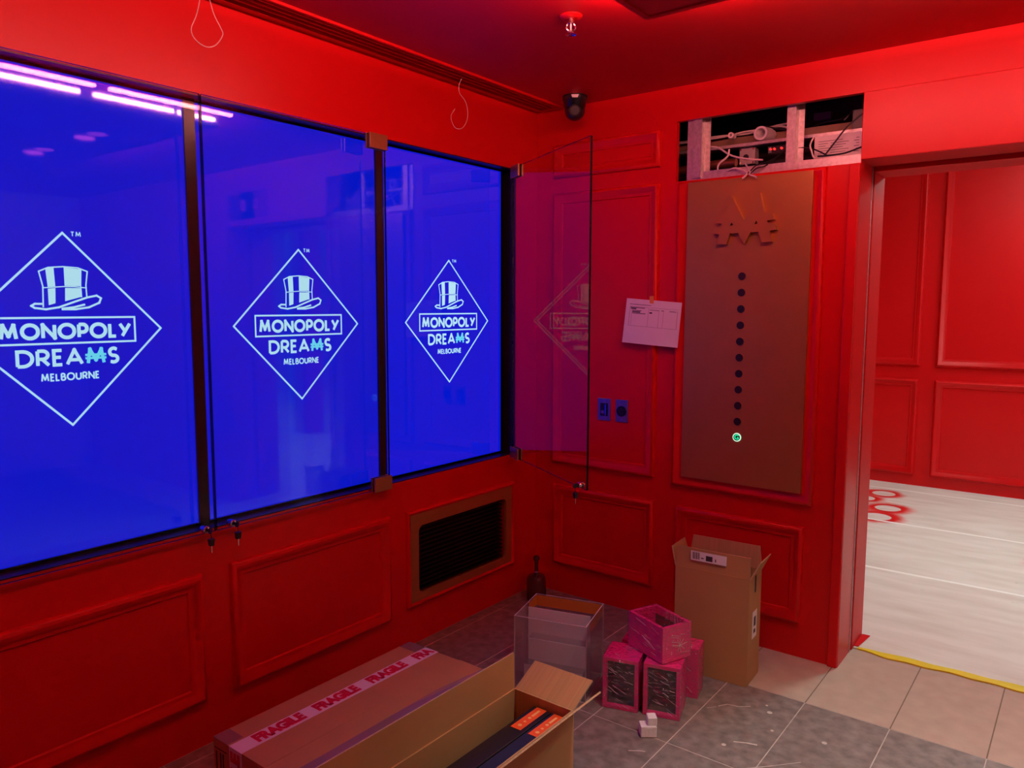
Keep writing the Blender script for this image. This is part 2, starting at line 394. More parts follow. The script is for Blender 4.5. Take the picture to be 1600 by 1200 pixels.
# door trims: proud post at the wall end, inner jamb behind the slot, inner head
t1 = MB().box(1.567, -0.016, 0.0, 1.609, -0.0005, 2.126)
struct(t1, 'trim_1', 'red_trim', bevel=0.005)
t2 = MB().box(1.560, 0.215, 0.0, 1.614, 0.405, 2.60)
struct(t2, 'trim_2', 'red_trim', bevel=0.003)
t3 = MB().box(1.614, 0.215, 2.120, 2.80, 0.405, 2.60)
struct(t3, 'trim_3', 'red_trim', bevel=0.003)
t4 = MB().box(2.79, 0.215, 0.0, 2.86, 0.405, 2.60)
struct(t4, 'trim_4', 'red_trim', bevel=0.003)
sl = MB().box(1.52, 0.190, 0.0, 1.575, 0.216, 2.60); sl.box(1.575, 0.190, 2.17, 2.86, 0.216, 2.60)
struct(sl, 'trim_5', 'black')
# metal guide edge in the slot
part(MB().box(1.600, 0.1905, 0.0, 1.6115, 0.198, 2.138), 'door_guide', 'galv', bpy.data.objects['trim_5'])

# ---- ceiling with the slot of the linear diffuser
mb = MB()
wall_cells((-T, 5.4), (-5.2, 0.03), [(0.045, -5.0, 0.172, -0.035)], lambda a, b, c, d: mb.box(a, b, ZC, c, d, ZC + 0.10))
ceiling = struct(mb, 'ceiling', 'red_ceiling')
# ---- other walls of the hall (behind and beside the camera)
struct(MB().box(-T, -5.3, 0, 5.5, -5.2, ZC), 'wall_back', 'red')
struct(MB().box(5.4, -5.2, 0, 5.5, 0.19, ZC), 'wall_right', 'plaster')

# ---- tiled floor of the hall
floor = struct(MB().box(-T, -5.3, -0.10, 5.5, 0.245, -0.0006), 'floor', 'grout')
part(MB().box(0.973, -0.3845, -0.05, 5.4, 0.2445, -0.0002), 'grout_bed', 'grout_dark', floor)
TX0, TW = 1.589, 0.3055; TY0, TD = -0.386, 0.5860
tile_me = {}
def tile_mesh(w_, d_, key, material):
    k = (round(w_, 4), round(d_, 4), key)
    if k not in tile_me:
        o = MB().box(0.0015, 0.0015, -0.008, w_ - 0.0015, d_ - 0.0015, 0).build('tile', material, bevel=0.0008, segs=1)
        tile_me[k] = o.data; bpy.data.objects.remove(o)
    return tile_me[k]
kx0 = math.floor((0 - TX0) / TW)
for k in range(kx0, 13):
    for j in range(-9, 1):
        x0, x1 = TX0 + k * TW, TX0 + (k + 1) * TW; y0, y1 = TY0 + j * TD, TY0 + (j + 1) * TD
        if j == 0:
            y1 = 0.243
        x0 = max(x0, 0.0); x1 = min(x1, 5.4)
        if j == 0 and x1 < DX0 - 0.02: y1 = 0.0
        if y0 < -5.2 or x1 - x0 < 0.02: continue
        beige = (j == 0 and x0 > 0.95)
        o = bpy.data.objects.new('tile', tile_mesh(x1 - x0, y1 - y0, 'b' if beige else 'd', 'tile_beige' if beige else 'tile_dark'))
        o.location = (x0, y0, 0); o.parent = floor; COL.objects.link(o)

# ---- room beyond the doorway
rf = struct(MB().box(0.0, 0.245, -0.10, 9.5, 7.5, -0.001), 'floor_room', 'grout')
yb = [0.245, 1.465, 2.575, 3.69, 4.80, 5.9, 7.5]
for i in range(len(yb) - 1):
    part(MB().box(0.0, yb[i], -0.004, 9.5, yb[i + 1], 0.004), 'floor_sheet', 'sheet', rf)
for yy in yb[1:-1]:
    s_ = MB(); vs = []; n = 40
    for i in range(n + 1):
        x = 9.5 * i / n; wv = 0.004 * math.sin(i * 1.7) + 0.003 * math.sin(i * 0.6 + 1)
        vs += [(x, yy - 0.016 + wv, 0.0052), (x, yy + 0.014 + wv * 0.6, 0.0052)]
    s_.add(vs, [(2 * i, 2 * i + 2, 2 * i + 3, 2 * i + 1) for i in range(n)])
    part(s_, 'joint_tape', 'joint', rf)
YB = 3.955
mb = MB(); mb.box(0.2, YB, 0, 4.3, YB + 0.1, 2.95)
wb = struct(mb, 'wall_room_back', 'red')
RB = lambda u, v, h: (u, YB - h, v)
PB = [(p * 1.2, h * 1.6) for p, h in PROFILE]
for (a, b) in ((0.45, 1.205), (1.325, 2.08), (2.20, 2.95), (3.07, 3.82)):
    part(frame_mesh(a, 1.045, b, 2.75, PB, RB), 'panel_moulding', 'red_trim', wb, smooth=True)
    part(frame_mesh(a, 0.100, b, 0.935, PB, RB), 'panel_moulding', 'red_trim', wb, smooth=True)
struct(MB().box(0.1, 0.405, 0, 0.2, YB + 0.1, 2.95), 'wall_room_left', 'red')
struct(MB().box(4.2, YB + 0.1, 0, 4.3, 7.5, 2.95), 'wall_room_return', 'red')
struct(MB().box(0.1, 7.5, 0, 9.6, 7.6, 2.95), 'wall_room_end', 'plaster')
struct(MB().box(9.5, 0.405, 0, 9.6, 7.5, 2.95), 'wall_room_right', 'plaster')
mb = MB(); mb.box(0.2, 0.19, 0, 1.56, 0.405, 2.0); mb.box(0.2, 0.392, 2.0, 1.56, 0.405, 2.95); mb.box(2.86, 0.19, 0, 9.6, 0.405, 2.95)
struct(mb, 'wall_room_front', 'red')
struct(MB().box(0.1, 0.406, 2.95, 9.6, 7.6, 3.0), 'ceiling_room', 'plaster')

# ================================================================= SCREENS
def stroke(mb, pts, wd, x=0.0, mi=0, cap=True):
    """flat polyline stroke in the (y, z) plane"""
    for i in range(len(pts) - 1):
        a, b = Vector(pts[i]), Vector(pts[i + 1]); d = (b - a)
        if d.length < 1e-7: continue
        d.normalize(); n = Vector((-d.y, d.x)) * wd / 2
        e = d * wd * 0.5 if (cap or 0 < i) else d * 0
        e2 = d * wd * 0.5 if (cap or i < len(pts) - 2) else d * 0
        a = a - e * (1 if i > 0 or cap else 0); b = b + e2
        mb.add([(x, *(a + n)), (x, *(a - n)), (x, *(b - n)), (x, *(b + n))], [(0, 1, 2, 3)], mi)
def arc(cx, cy, rx, ry, a0, a1, n=10):
    return [(cx + rx * math.cos(math.radians(a0 + (a1 - a0) * i / n)), cy + ry * math.sin(math.radians(a0 + (a1 - a0) * i / n))) for i in range(n + 1)]
GL = {  # letter: (width, list of centre-line strokes) in a unit-high box
    'M': (1.10, [[(0.06, 0), (0.20, 1), (0.55, 0.22), (0.90, 1), (1.04, 0)]]),
    'O': (1.05, [arc(0.525, 0.5, 0.525, 0.5, 0, 360, 28)]),
    'N': (0.80, [[(0, 0), (0, 1), (0.80, 0), (0.80, 1)]]),
    'P': (0.58, [[(0, 0), (0, 1)], [(0, 1)] + arc(0.27, 0.70, 0.31, 0.30, 90, -90) + [(0, 0.40)]]),
    'L': (0.46, [[(0, 1), (0, 0), (0.46, 0)]]),
    'Y': (0.78, [[(0, 1), (0.36, 0.42)], [(0.78, 1), (0.16, 0)]]),
    'D': (0.80, [[(0, 0), (0, 1)] + arc(0.28, 0.5, 0.52, 0.5, 90, -90, 14) + [(0, 0)]]),
    'R': (0.62, [[(0, 0), (0, 1)], [(0, 1)] + arc(0.27, 0.72, 0.30, 0.28, 90, -90) + [(0, 0.44)], [(0.25, 0.44), (0.62, 0)]]),
    'E': (0.46, [[(0.46, 1), (0, 1), (0, 0), (0.46, 0)], [(0, 0.52), (0.40, 0.52)]]),
    'A': (0.88, [[(0, 0), (0.44, 1), (0.88, 0)], [(0.16, 0.30), (0.72, 0.30)]]),
    'S': (0.52, [arc(0.27, 0.74, 0.24, 0.26, 40, 270, 12)[:] + arc(0.25, 0.24, 0.26, 0.24, 90, -130, 12)]),
    'B': (0.58, [[(0, 0), (0, 1)], [(0, 1)] + arc(0.24, 0.76, 0.25, 0.24, 90, -90, 8) + [(0, 0.52)], [(0, 0.52)] + arc(0.28, 0.26, 0.30, 0.26, 90, -90, 8) + [(0, 0)]]),
    'U': (0.72, [[(0, 1), (0, 0.36)] + arc(0.36, 0.36, 0.36, 0.36, 180, 360, 10) + [(0.72, 1)]]),
    'T': (0.70, [[(0, 1), (0.70, 1)], [(0.35, 1), (0.35, 0)]]),
}
def word(mb, text, y0, y1, z0, z1, wd, x, gap=0.30, special=None):
    ws = [GL[c][0] for c in text]; h = z1 - z0 - wd; tot = sum(ws) + gap * (len(text) - 1)
    sx = (y1 - y0 - wd) / tot; cx = y0 + wd / 2
    for i, c in enumerate(text):
        mi = 1 if special == i else 0
        for st in GL[c][1]:
            stroke(mb, [(cx + p[0] * sx, z0 + wd / 2 + p[1] * h) for p in st], wd, x, mi, cap=False)
        if special == i:       # two short crossbars through the letter
            for zz in (0.36, 0.60):
                stroke(mb, [(cx - 0.10 * sx, z0 + wd / 2 + zz * h), (cx + (GL[c][0] + 0.10) * sx, z0 + wd / 2 + zz * h)], wd * 0.7, x, 1, cap=False)
        cx += (ws[i] + gap) * sx
def artwork():
    mb = MB(); X = 0.0
    cy, cz, r = 0.0065, -0.0385, 0.294
    d = [(cy, cz + r), (cy + r, cz), (cy, cz - r), (cy - r, cz)]
    for k in (0,):
        ri, ro = r - 0.009, r
        vo = [(X, cy, cz + ro), (X, cy + ro, cz), (X, cy, cz - ro), (X, cy - ro, cz)]; vi = [(X, cy, cz + ri), (X, cy + ri, cz), (X, cy, cz - ri), (X, cy - ri, cz)]
        mb.add(vo + vi, [(i, (i + 1) % 4, 4 + (i + 1) % 4, 4 + i) for i in range(4)])
    stroke(mb, [(-0.193, -0.001), (0.210, -0.001), (0.210, -0.078), (-0.193, -0.078), (-0.193, -0.001)], 0.006, X)
    word(mb, 'MONOPOLY', -0.180, 0.199, -0.066, -0.017, 0.0105, X, 0.34)
    word(mb, 'DREAMS', -0.139, 0.156, -0.147, -0.094, 0.0100, X, 0.30, special=4)
    word(mb, 'MELBOURNE', -0.076, 0.093, -0.191, -0.167, 0.0046, X, 0.34)
    word(mb, 'TM', 0.029, 0.060, 0.242, 0.257, 0.0026, X, 0.35)
    # top hat
    crown = [(-0.064, 0.135), (-0.038, 0.147), (0.003, 0.151), (0.045, 0.149), (0.072, 0.139)]
    stroke(mb, crown, 0.004, X); stroke(mb, [(-0.064, 0.135), (-0.055, 0.091), (-0.057, 0.032)], 0.004, X)
    stroke(mb, [(0.072, 0.139), (0.066, 0.096), (0.067, 0.065)], 0.004, X); stroke(mb, [(0.054, 0.145), (0.051, 0.096), (0.052, 0.062)], 0.003, X)
    stroke(mb, [(-0.056, 0.087), (-0.021, 0.090), (0.003, 0.092), (0.032, 0.092), (0.067, 0.089)], 0.003, X)
    for q in ([(-0.046, 0.145), (-0.023, 0.147), (-0.021, 0.092), (-0.042, 0.090)], [(-0.042, 0.085), (-0.021, 0.087), (-0.023, 0.042), (-0.042, 0.036)],
              [(0.005, 0.149), (0.054, 0.145), (0.050, 0.094), (0.005, 0.094)], [(0.006, 0.088), (0.051, 0.088), (0.052, 0.062), (0.004, 0.048)]):
        mb.add([(X, *p) for p in q], [(0, 1, 2, 3)])
    brim = [(-0.062, 0.040), (-0.079, 0.040), (-0.089, 0.034), (-0.080, 0.028), (-0.050, 0.024), (-0.014, 0.030), (0.029, 0.046), (0.068, 0.060), (0.096, 0.066), (0.109, 0.058), (0.103, 0.044), (0.072, 0.030), (0.033, 0.024), (-0.004, 0.024)]
    stroke(mb, brim, 0.006, X); stroke(mb, [(-0.004, 0.026), (0.028, 0.030), (0.058, 0.038)], 0.006, X)
    return mb
art = artwork()
first_art = None
SCR = [(-2.351, 'blue portrait display at the left edge, showing the largest white diamond logo', ),
       (-1.502, 'blue portrait display in the middle, behind the closed glass door with bronze hinges'),
       (-0.642, 'blue portrait display nearest the corner, uncovered by the open glass door')]
for (yc, lab) in SCR:
    d = thing('digital_display', lab, 'screen', (-0.10, yc, 0.79), group='three portrait displays in the wall niche')
    hw = 0.404
    b = MB()
    b.box(-0.12, yc - hw - 0.006, 0.782, -0.060, yc + hw + 0.006, 2.236)
    part(b, 'bezel', 'bezel', d, bevel=0.002)
    part(MB().box(-0.0599, yc - hw, 0.788, -0.0575, yc + hw, 2.230), 'screen_panel', 'screen', d)
    o = part(art, 'screen_artwork', ['logo', 'logo_cyan'], d)
    o.data.transform(Matrix.Translation(Vector((-0.0565, yc, 1.5125))))

# ================================================================= GLASS DOORS
GZ0, GZ1 = 0.768, 2.241
def lock_parts(root, y, side, local=False):
    """barrel lock on the glass corner with its key hanging from it (root-local, glass runs along local +y)"""
    l = MB(); l.cyl((0.004, y, 0.020), (0.030, y, 0.020), 0.0125, n=20)
    k = part(l, 'lock', 'chrome', root, bevel=0.0015, smooth=True)
    l = MB(); l.cyl((0.0302, y, 0.020), (0.034, y, 0.020), 0.006, n=14)
    part(l, 'key_slot', 'black', k)
    l = MB(); l.box(0.0342, y - 0.0015, 0.014, 0.044, y + 0.0015, 0.026)
    l.cyl((0.045, y + 0.002, 0.019), (0.045, y + 0.006, 0.018), 0.011, n=14)
    l.tube([(0.045, y + 0.005, 0.010), (0.046, y + 0.006, 0.000), (0.045, y + 0.006, -0.010)], 0.0014, 6)
    l.hexa([(0.039, y - 0.002, -0.034), (0.051, y - 0.002, -0.034), (0.051, y + 0.014, -0.034), (0.039, y + 0.014, -0.034),
            (0.037, y - 0.004, -0.010), (0.053, y - 0.004, -0.010), (0.053, y + 0.016, -0.010), (0.037, y + 0.016, -0.010)])
    part(l, 'key', 'wire_b', k, bevel=0.001)
    l = MB().box(0.044, y + 0.005, -0.058, 0.046, y + 0.008, -0.034)
    part(l, 'key_blade', 'chrome', k)
def glass_door(name, label, loc, rz, width, hinge, lock_y):
    """root at the lower hinge corner; pane spans local y 0..width, hinge 'start'/'end' of that span"""
    g = thing(name, label, 'glass door', loc, rz, 'hinged glass doors over the screens', world=False)
    H = GZ1 - GZ0
    p = MB(); p.box(-0.005, 0, 0, 0.005, width, H)
    p.mi = [1, 1, 1, 0, 1, 0]      # faces: bottom, top, front(-y), +x, +y, -x
    part(p, 'pane', ['glass', 'glass_edge'], g)
    for z0 in (-0.006, H - 0.054):
        y0 = -0.004 if hinge == 'start' else width - 0.092
        for sx in (-1, 1):
            hb = MB().box(sx * 0.0055, y0, z0, sx * 0.015, y0 + 0.096, z0 + 0.060)
            o = part(hb, 'patch_hinge', 'bronze_hw', g, bevel=0.001)
        part(MB().box(-0.0052, y0 + (0.0 if hinge == 'start' else 0.088), z0 + 0.002, 0.0052, y0 + (0.006 if hinge == 'start' else 0.096), z0 + 0.058), 'hinge_pin', 'chrome', g)
    lock_parts(g, lock_y, 1)
    return g
glass_door('glass_door', 'closed glass door over the left display, lock at its lower right corner', (0.018, -2.795, GZ0), 0, 0.863, 'start', 0.815)
glass_door('glass_door', 'closed glass door over the middle display, bronze hinges on its right', (0.018, -1.926, GZ0), 0, 0.818, 'end', 0.048)
# third door swung open off the wall: hinge at y = -0.236
glass_door('glass_door', 'glass door swung open in front of the corner, key hanging at its bottom', (0.022, -0.236, GZ0), math.radians(-29.3 - 90), 0.808, 'start', 0.780)

# ================================================================= WALL GRILLE
g = thing('air_grille', 'bronze framed black air grille low on the left wall', 'grille', (0.0, -0.60, 0.19))
def rrect(u0, v0, u1, v1, r, n=6):
    pts = []
    for (cx, cy, a0) in ((u1 - r, v1 - r, 0), (u0 + r, v1 - r, 90), (u0 + r, v0 + r, 180), (u1 - r, v0 + r, 270)):
        for i in range(n + 1):
            a = math.radians(a0 + 90 * i / n); pts.append((cx + r * math.cos(a), cy + r * math.sin(a)))
    return pts
ou = rrect(-0.974, 0.192, -0.228, 0.608, 0.002); inn = rrect(-0.922, 0.234, -0.273, 0.550, 0.028)
n = len(ou); mb = MB()
vs = [(0.010, *p) for p in ou] + [(0.010, *p) for p in inn] + [(0.001, *p) for p in ou] + [(-0.004, *p) for p in inn]
fs = []
for i in range(n):
    j = (i + 1) % n
    fs += [(i, j, n + j, n + i), (2 * n + i, 2 * n + j, j, i), (n + i, n + j, 3 * n + j, 3 * n + i)]
mb.add(vs, fs)
part(mb, 'frame', 'bronze', g)
for k in range(15):
    z = 0.243 + k * 0.0210
    sbm = MB().hexa([(-0.030, -0.918, z), (-0.012, -0.918, z - 0.006), (-0.012, -0.277, z - 0.006), (-0.030, -0.277, z),
                     (-0.030, -0.918, z + 0.003), (-0.012, -0.918, z - 0.003), (-0.012, -0.277, z - 0.003), (-0.030, -0.277, z + 0.003)])
    part(sbm, 'slat', 'bezel', g)
part(MB().box(-0.060, -0.933, 0.226, -0.050, -0.262, 0.562), 'mesh_backing', 'black', g)

# ================================================================= LIFT PANEL
lp = thing('lift_button_panel', 'tall bronze lift panel with raised emblem and a column of round buttons', 'lift panel', (1.15, 0.0, 0.74))
part(MB().box(0.872, -0.026, 0.742, 1.430, -0.004, 2.114), 'plate', 'bronze', lp, bevel=0.0015)
EM = [(1.087, 2.039), (1.149, 1.924), (1.216, 2.040), (1.237, 1.953), (1.273, 1.946), (1.281, 1.920), (1.251, 1.917), (1.253, 1.909), (1.284, 1.904), (1.294, 1.876), (1.264, 1.873), (1.275, 1.827), (1.232, 1.825), (1.216, 1.871), (1.180, 1.872), (1.153, 1.822), (1.125, 1.871), (1.087, 1.872), (1.071, 1.824), (1.027, 1.827), (1.038, 1.871), (1.011, 1.873), (1.018, 1.899), (1.047, 1.908), (1.047, 1.916), (1.025, 1.919), (1.031, 1.944), (1.058, 1.948)]
def filled(outline, holes, depth):
    """extruded outline with holes -> (verts, faces) in (u, v, h) via a filled 2D curve"""
    cu = bpy.data.curves.new('tmp', 'CURVE'); cu.dimensions = '2D'; cu.fill_mode = 'BOTH'; cu.extrude = depth / 2
    for poly in [outline] + holes:
        sp = cu.splines.new('POLY'); sp.points.add(len(poly) - 1); sp.use_cyclic_u = True
        for i, p in enumerate(poly): sp.points[i].co = (p[0], p[1], 0, 1)
    o = bpy.data.objects.new('tmp', cu); COL.objects.link(o)
    dg = bpy.context.evaluated_depsgraph_get(); me = o.evaluated_get(dg).to_mesh()
    vs = [tuple(v.co) for v in me.vertices]; fs = [tuple(p.vertices) for p in me.polygons]
    o.evaluated_get(dg).to_mesh_clear(); bpy.data.objects.remove(o); bpy.data.curves.remove(cu)
    return vs, fs
vs, fs = filled(EM, [[(1.094, 1.918), (1.103, 1.905), (1.086, 1.905)], [(1.205, 1.920), (1.211, 1.906), (1.196, 1.905)]], 0.022)
mb = MB().add([(x, -0.0371 + z, y) for x, y, z in vs], fs)
part(mb, 'raised_emblem', 'bronze', lp)
def text_mesh(txt, size, off=0.0, sx=1.0):
    cu = bpy.data.curves.new('tmp', 'FONT'); cu.body = txt; cu.size = size; cu.align_x = 'CENTER'; cu.align_y = 'CENTER'; cu.offset = off; cu.fill_mode = 'FRONT'
    o = bpy.data.objects.new('tmp', cu); COL.objects.link(o)
    dg = bpy.context.evaluated_depsgraph_get(); me = o.evaluated_get(dg).to_mesh()
    vs = [(v.co.x * sx, v.co.y) for v in me.vertices]; fs = [tuple(p.vertices) for p in me.polygons]
    o.evaluated_get(dg).to_mesh_clear(); bpy.data.objects.remove(o); bpy.data.curves.remove(cu)
    return vs, fs
for i in range(11):
    z = 1.683 - i * 0.0723; x = 1.1415
    lit = i == 10
    rg = MB().cyl((x, -0.0258, z), (x, -0.0285, z), 0.0195, n=24)
    btn = part(rg, 'button', 'pale_green' if lit else 'bronze', lp, smooth=True)
    part(MB().cyl((x, -0.0286, z), (x, -0.0300, z), 0.0150 if lit else 0.0172, n=24), 'button_cap', 'black', btn, smooth=True)
    if lit:
        btn['label'] = 'lit green button'
        vs, fs = text_mesh('G', 0.030, 0.0006)
        part(MB().add([(x + a, -0.0305, z + b) for a, b in vs], fs), 'button_symbol', 'green', btn)

# ================================================================= PAPER NOTICE, WALL PLATES
pn = thing('paper_notice', 'white printed sheet taped to the red wall beside the lift panel', 'notice', (0.70, -0.02, 1.36))
c = [(0.545, 1.373), (0.842, 1.355), (0.855, 1.566), (0.563, 1.589)]
Pq = lambda u, v, dy: ((1 - u) * (1 - v) * c[0][0] + u * (1 - v) * c[1][0] + u * v * c[2][0] + (1 - u) * v * c[3][0], dy - 0.010 * (1 - v) - 0.004 * math.sin(u * 3), (1 - u) * (1 - v) * c[0][1] + u * (1 - v) * c[1][1] + u * v * c[2][1] + (1 - u) * v * c[3][1])
mb = MB(); nn = 8
vs = [Pq(i / nn, j / nn, -0.0215) for j in range(nn + 1) for i in range(nn + 1)] + [Pq(i / nn, j / nn, -0.0210) for j in range(nn + 1) for i in range(nn + 1)]
q = (nn + 1) ** 2
fs = [(j * (nn + 1) + i, j * (nn + 1) + i + 1, (j + 1) * (nn + 1) + i + 1, (j + 1) * (nn + 1) + i) for j in range(nn) for i in range(nn)]
fs += [tuple(a + q for a in f[::-1]) for f in fs]
part(mb.add(vs, fs), 'sheet', 'paper', pn)
def pq_rect(mb, u0, v0, u1, v1):
    k = max(1, int((u1 - u0) * 8))
    for i in range(k):
        a, b = u0 + (u1 - u0) * i / k, u0 + (u1 - u0) * (i + 1) / k
        mb.add([Pq(a, v0, -0.0220), Pq(b, v0, -0.0220), Pq(b, v1, -0.0220), Pq(a, v1, -0.0220)], [(0, 1, 2, 3)])
mb = MB()
for r in ((0.07, 0.875, 0.47, 0.885), (0.08, 0.80, 0.36, 0.815), (0.10, 0.77, 0.20, 0.795), (0.13, 0.70, 0.28, 0.725), (0.13, 0.675, 0.38, 0.69), (0.13, 0.735, 0.30, 0.75), (0.45, 0.70, 0.50, 0.73), (0.45, 0.775, 0.62, 0.785), (0.66, 0.775, 0.70, 0.79), (0.80, 0.775, 0.92, 0.787)):
    ln = MB(); pq_rect(ln, *r); part(ln, 'printed_line', 'ink', pn)
mb = MB()
for r in ((0.08, 0.395, 0.95, 0.400), (0.08, 0.40, 0.086, 0.83), (0.94, 0.40, 0.946, 0.80), (0.08, 0.825, 0.95, 0.83), (0.43, 0.40, 0.434, 0.80), (0.62, 0.40, 0.624, 0.80), (0.70, 0.40, 0.704, 0.80), (0.12, 0.42, 0.124, 0.80)):
    pq_rect(mb, *r)
part(mb, 'printed_table', 'ink_soft', pn)
part(MB().hexa([(0.690, -0.0285, 1.564), (0.712, -0.0285, 1.562), (0.712, -0.0280, 1.562), (0.690, -0.0280, 1.564), (0.688, -0.0265, 1.598), (0.710, -0.0265, 1.598), (0.710, -0.0260, 1.598), (0.688, -0.0260, 1.598)]), 'tape_strip', 'tapeb', pn)

def wall_plate(x0, x1, lab, kind):
    p = thing('wall_plate', lab, 'wall plate', ((x0 + x1) / 2, -0.001, 0.968), group='steel plates on the panelled wall')
    part(MB().box(x0, -0.005, 0.968, x1, -0.001, 1.082), 'plate', 'plate', p, bevel=0.0015)
    xm = (x0 + x1) / 2
    for z in (0.980, 1.070):
        part(MB().cyl((xm, -0.0052, z), (xm, -0.0068, z), 0.004, n=10), 'screw', 'chrome', p)
    if kind == 0:
        part(MB().box(xm - 0.022, -0.0075, 0.992, xm + 0.022, -0.0052, 1.058), 'socket_insert', 'bezel', p, bevel=0.002)
        part(MB().box(xm + 0.006, -0.0090, 0.998, xm + 0.012, -0.0077, 1.052), 'slot', 'chrome', p)
        part(MB().cyl((xm - 0.008, -0.0077, 1.012), (xm - 0.008, -0.0095, 1.012), 0.009, n=16), 'jack', 'plate', p)
    else:
        part(MB().cyl((xm, -0.0052, 1.024), (xm, -0.010, 1.024), 0.027, n=24), 'round_socket', 'bezel', p, smooth=True)
        part(MB().cyl((xm, -0.0102, 1.024), (xm, -0.013, 1.024), 0.016, n=20), 'connector', 'black', p, smooth=True)
wall_plate(0.394, 0.471, 'steel wall plate with a slotted socket, left of the pair under the notice', 0)
wall_plate(0.499, 0.569, 'steel wall plate with a round black socket, right of the pair', 1)

# ================================================================= CEILING ITEMS
# linear slot diffuser
ld = thing('slot_diffuser', 'long red linear slot diffuser in the ceiling along the screen wall', 'air diffuser', (0.11, -2.5, ZC - 0.01))
fr = MB()
fr.box(0.030, -5.0, ZC - 0.006, 0.048, -0.030, ZC + 0.03); fr.box(0.168, -5.0, ZC - 0.010, 0.180, -0.030, ZC + 0.03); fr.box(0.048, -0.040, ZC - 0.006, 0.168, -0.030, ZC + 0.03)
part(fr, 'frame', 'red_trim', ld)
for xx in (0.078, 0.108, 0.138):
    part(MB().box(xx - 0.005, -5.0, ZC - 0.003, xx + 0.005, -0.041, ZC + 0.006), 'blade', 'red_trim', ld)
part(MB().box(0.049, -5.0, ZC + 0.028, 0.167, -0.041, ZC + 0.095), 'plenum', 'black', ld)
# hanging wire loops
l1 = [(0.105, -1.950, 2.575), (0.100, -1.975, 2.465), (0.10, -1.997, 2.411), (0.102, -1.985, 2.381), (0.10, -1.948, 2.369), (0.098, -1.912, 2.385), (0.10, -1.888, 2.421), (0.10, -1.894, 2.442), (0.102, -1.921, 2.485), (0.107, -1.948, 2.575)]
tag(MB().tube(l1, 0.0016, 6).build('wire_loop', 'clearwire', loc=(0.1, -1.95, 2.57), smooth=True), 'pale wire loop hanging from the slot diffuser above the left displays', 'wire', 'thin wire loops hanging from the ceiling')
l2 = [(0.112, -0.705, 2.575), (0.10, -0.730, 2.529), (0.10, -0.731, 2.488), (0.10, -0.692, 2.460), (0.10, -0.675, 2.416), (0.10, -0.684, 2.373), (0.10, -0.714, 2.339), (0.10, -0.757, 2.331), (0.10, -0.782, 2.354), (0.10, -0.786, 2.381), (0.10, -0.761, 2.413)]
tag(MB().tube(l2, 0.0013, 6).build('wire_loop', 'clearwire', loc=(0.1, -0.70, 2.57), smooth=True), 'curled pale wire hanging from the diffuser near the corner camera', 'wire', 'thin wire loops hanging from the ceiling')
# sprinkler
sx, sy = 0.881, -1.027
sp = thing('fire_sprinkler', 'small chrome fire sprinkler head with red rosette on the ceiling', 'sprinkler', (sx, sy, ZC))
part(MB().lathe([(0.040, 0), (0.040, -0.003), (0.034, -0.008), (0.018, -0.010)], (sx, sy, ZC), 28), 'rosette', 'red_trim', sp, smooth=True)
part(MB().lathe([(0.011, 0), (0.011, -0.012), (0.014, -0.013), (0.014, -0.019), (0.009, -0.021)], (sx, sy, ZC - 0.008), 16), 'body', 'chrome', sp, smooth=True)
for s_ in (-1, 1):
    part(MB().tube([(sx + s_ * 0.008, sy + s_ * 0.006, ZC - 0.026), (sx + s_ * 0.013, sy + s_ * 0.010, ZC - 0.036), (sx + s_ * 0.009, sy + s_ * 0.007, ZC - 0.047), (sx, sy, ZC - 0.053)], 0.0032, 8), 'arm', 'chrome', sp, smooth=True)
part(MB().cyl((sx, sy, ZC - 0.028), (sx, sy, ZC - 0.050), 0.003, n=10), 'bulb', 'white', sp)
part(MB().lathe([(0.004, 0), (0.010, -0.003), (0.019, -0.009), (0.020, -0.011), (0.006, -0.005)], (sx, sy, ZC - 0.052), 18), 'deflector', 'chrome', sp, smooth=True)
# turret camera
tx, ty = 0.330, -0.150
tc_ = thing('security_camera', 'black turret security camera on the ceiling near the corner', 'camera', (tx, ty, ZC))
part(MB().lathe([(0.060, 0), (0.060, -0.020), (0.056, -0.026), (0.050, -0.055), (0.044, -0.060)], (tx, ty, ZC), 32), 'base', 'bezel', tc_, smooth=True)
ball = part(MB().sphere((tx, ty, ZC - 0.066), 0.0495, 28, 16), 'ball', 'bezel', tc_, smooth=True)
dv = Vector((2.1, -3.2, -0.9)).normalized(); cc = Vector((tx, ty, ZC - 0.066))
part(MB().cyl(cc + dv * 0.040, cc + dv * 0.052, 0.030, 0.027, 24), 'lens_ring', 'bezel', ball, smooth=True)
part(MB().cyl(cc + dv * 0.0522, cc + dv * 0.054, 0.020, n=24), 'lens', 'black', ball, smooth=True)
dl = Vector((2.1, -3.2, 0)).normalized(); lp0 = Vector((tx, ty, ZC - 0.012)) + dl * 0.0602; sd = Vector((-dl.y, dl.x, 0))
lb = MB(); lb.add([lp0 + sd * 0.018 + Vector((0, 0, 0.006)), lp0 - sd * 0.018 + Vector((0, 0, 0.006)), lp0 - sd * 0.013 - Vector((0, 0, 0.008)), lp0 + sd * 0.013 - Vector((0, 0, 0.008)),
                   lp0 + sd * 0.018 + Vector((0, 0, 0.006)) + dl * 0.001, lp0 - sd * 0.018 + Vector((0, 0, 0.006)) + dl * 0.001, lp0 - sd * 0.013 - Vector((0, 0, 0.008)) + dl * 0.001, lp0 + sd * 0.013 - Vector((0, 0, 0.008)) + dl * 0.001],
                  [(0, 1, 2, 3), (4, 5, 6, 7), (0, 1, 5, 4), (1, 2, 6, 5), (2, 3, 7, 6), (3, 0, 4, 7)])
part(lb, 'name_badge', 'white', tc_)

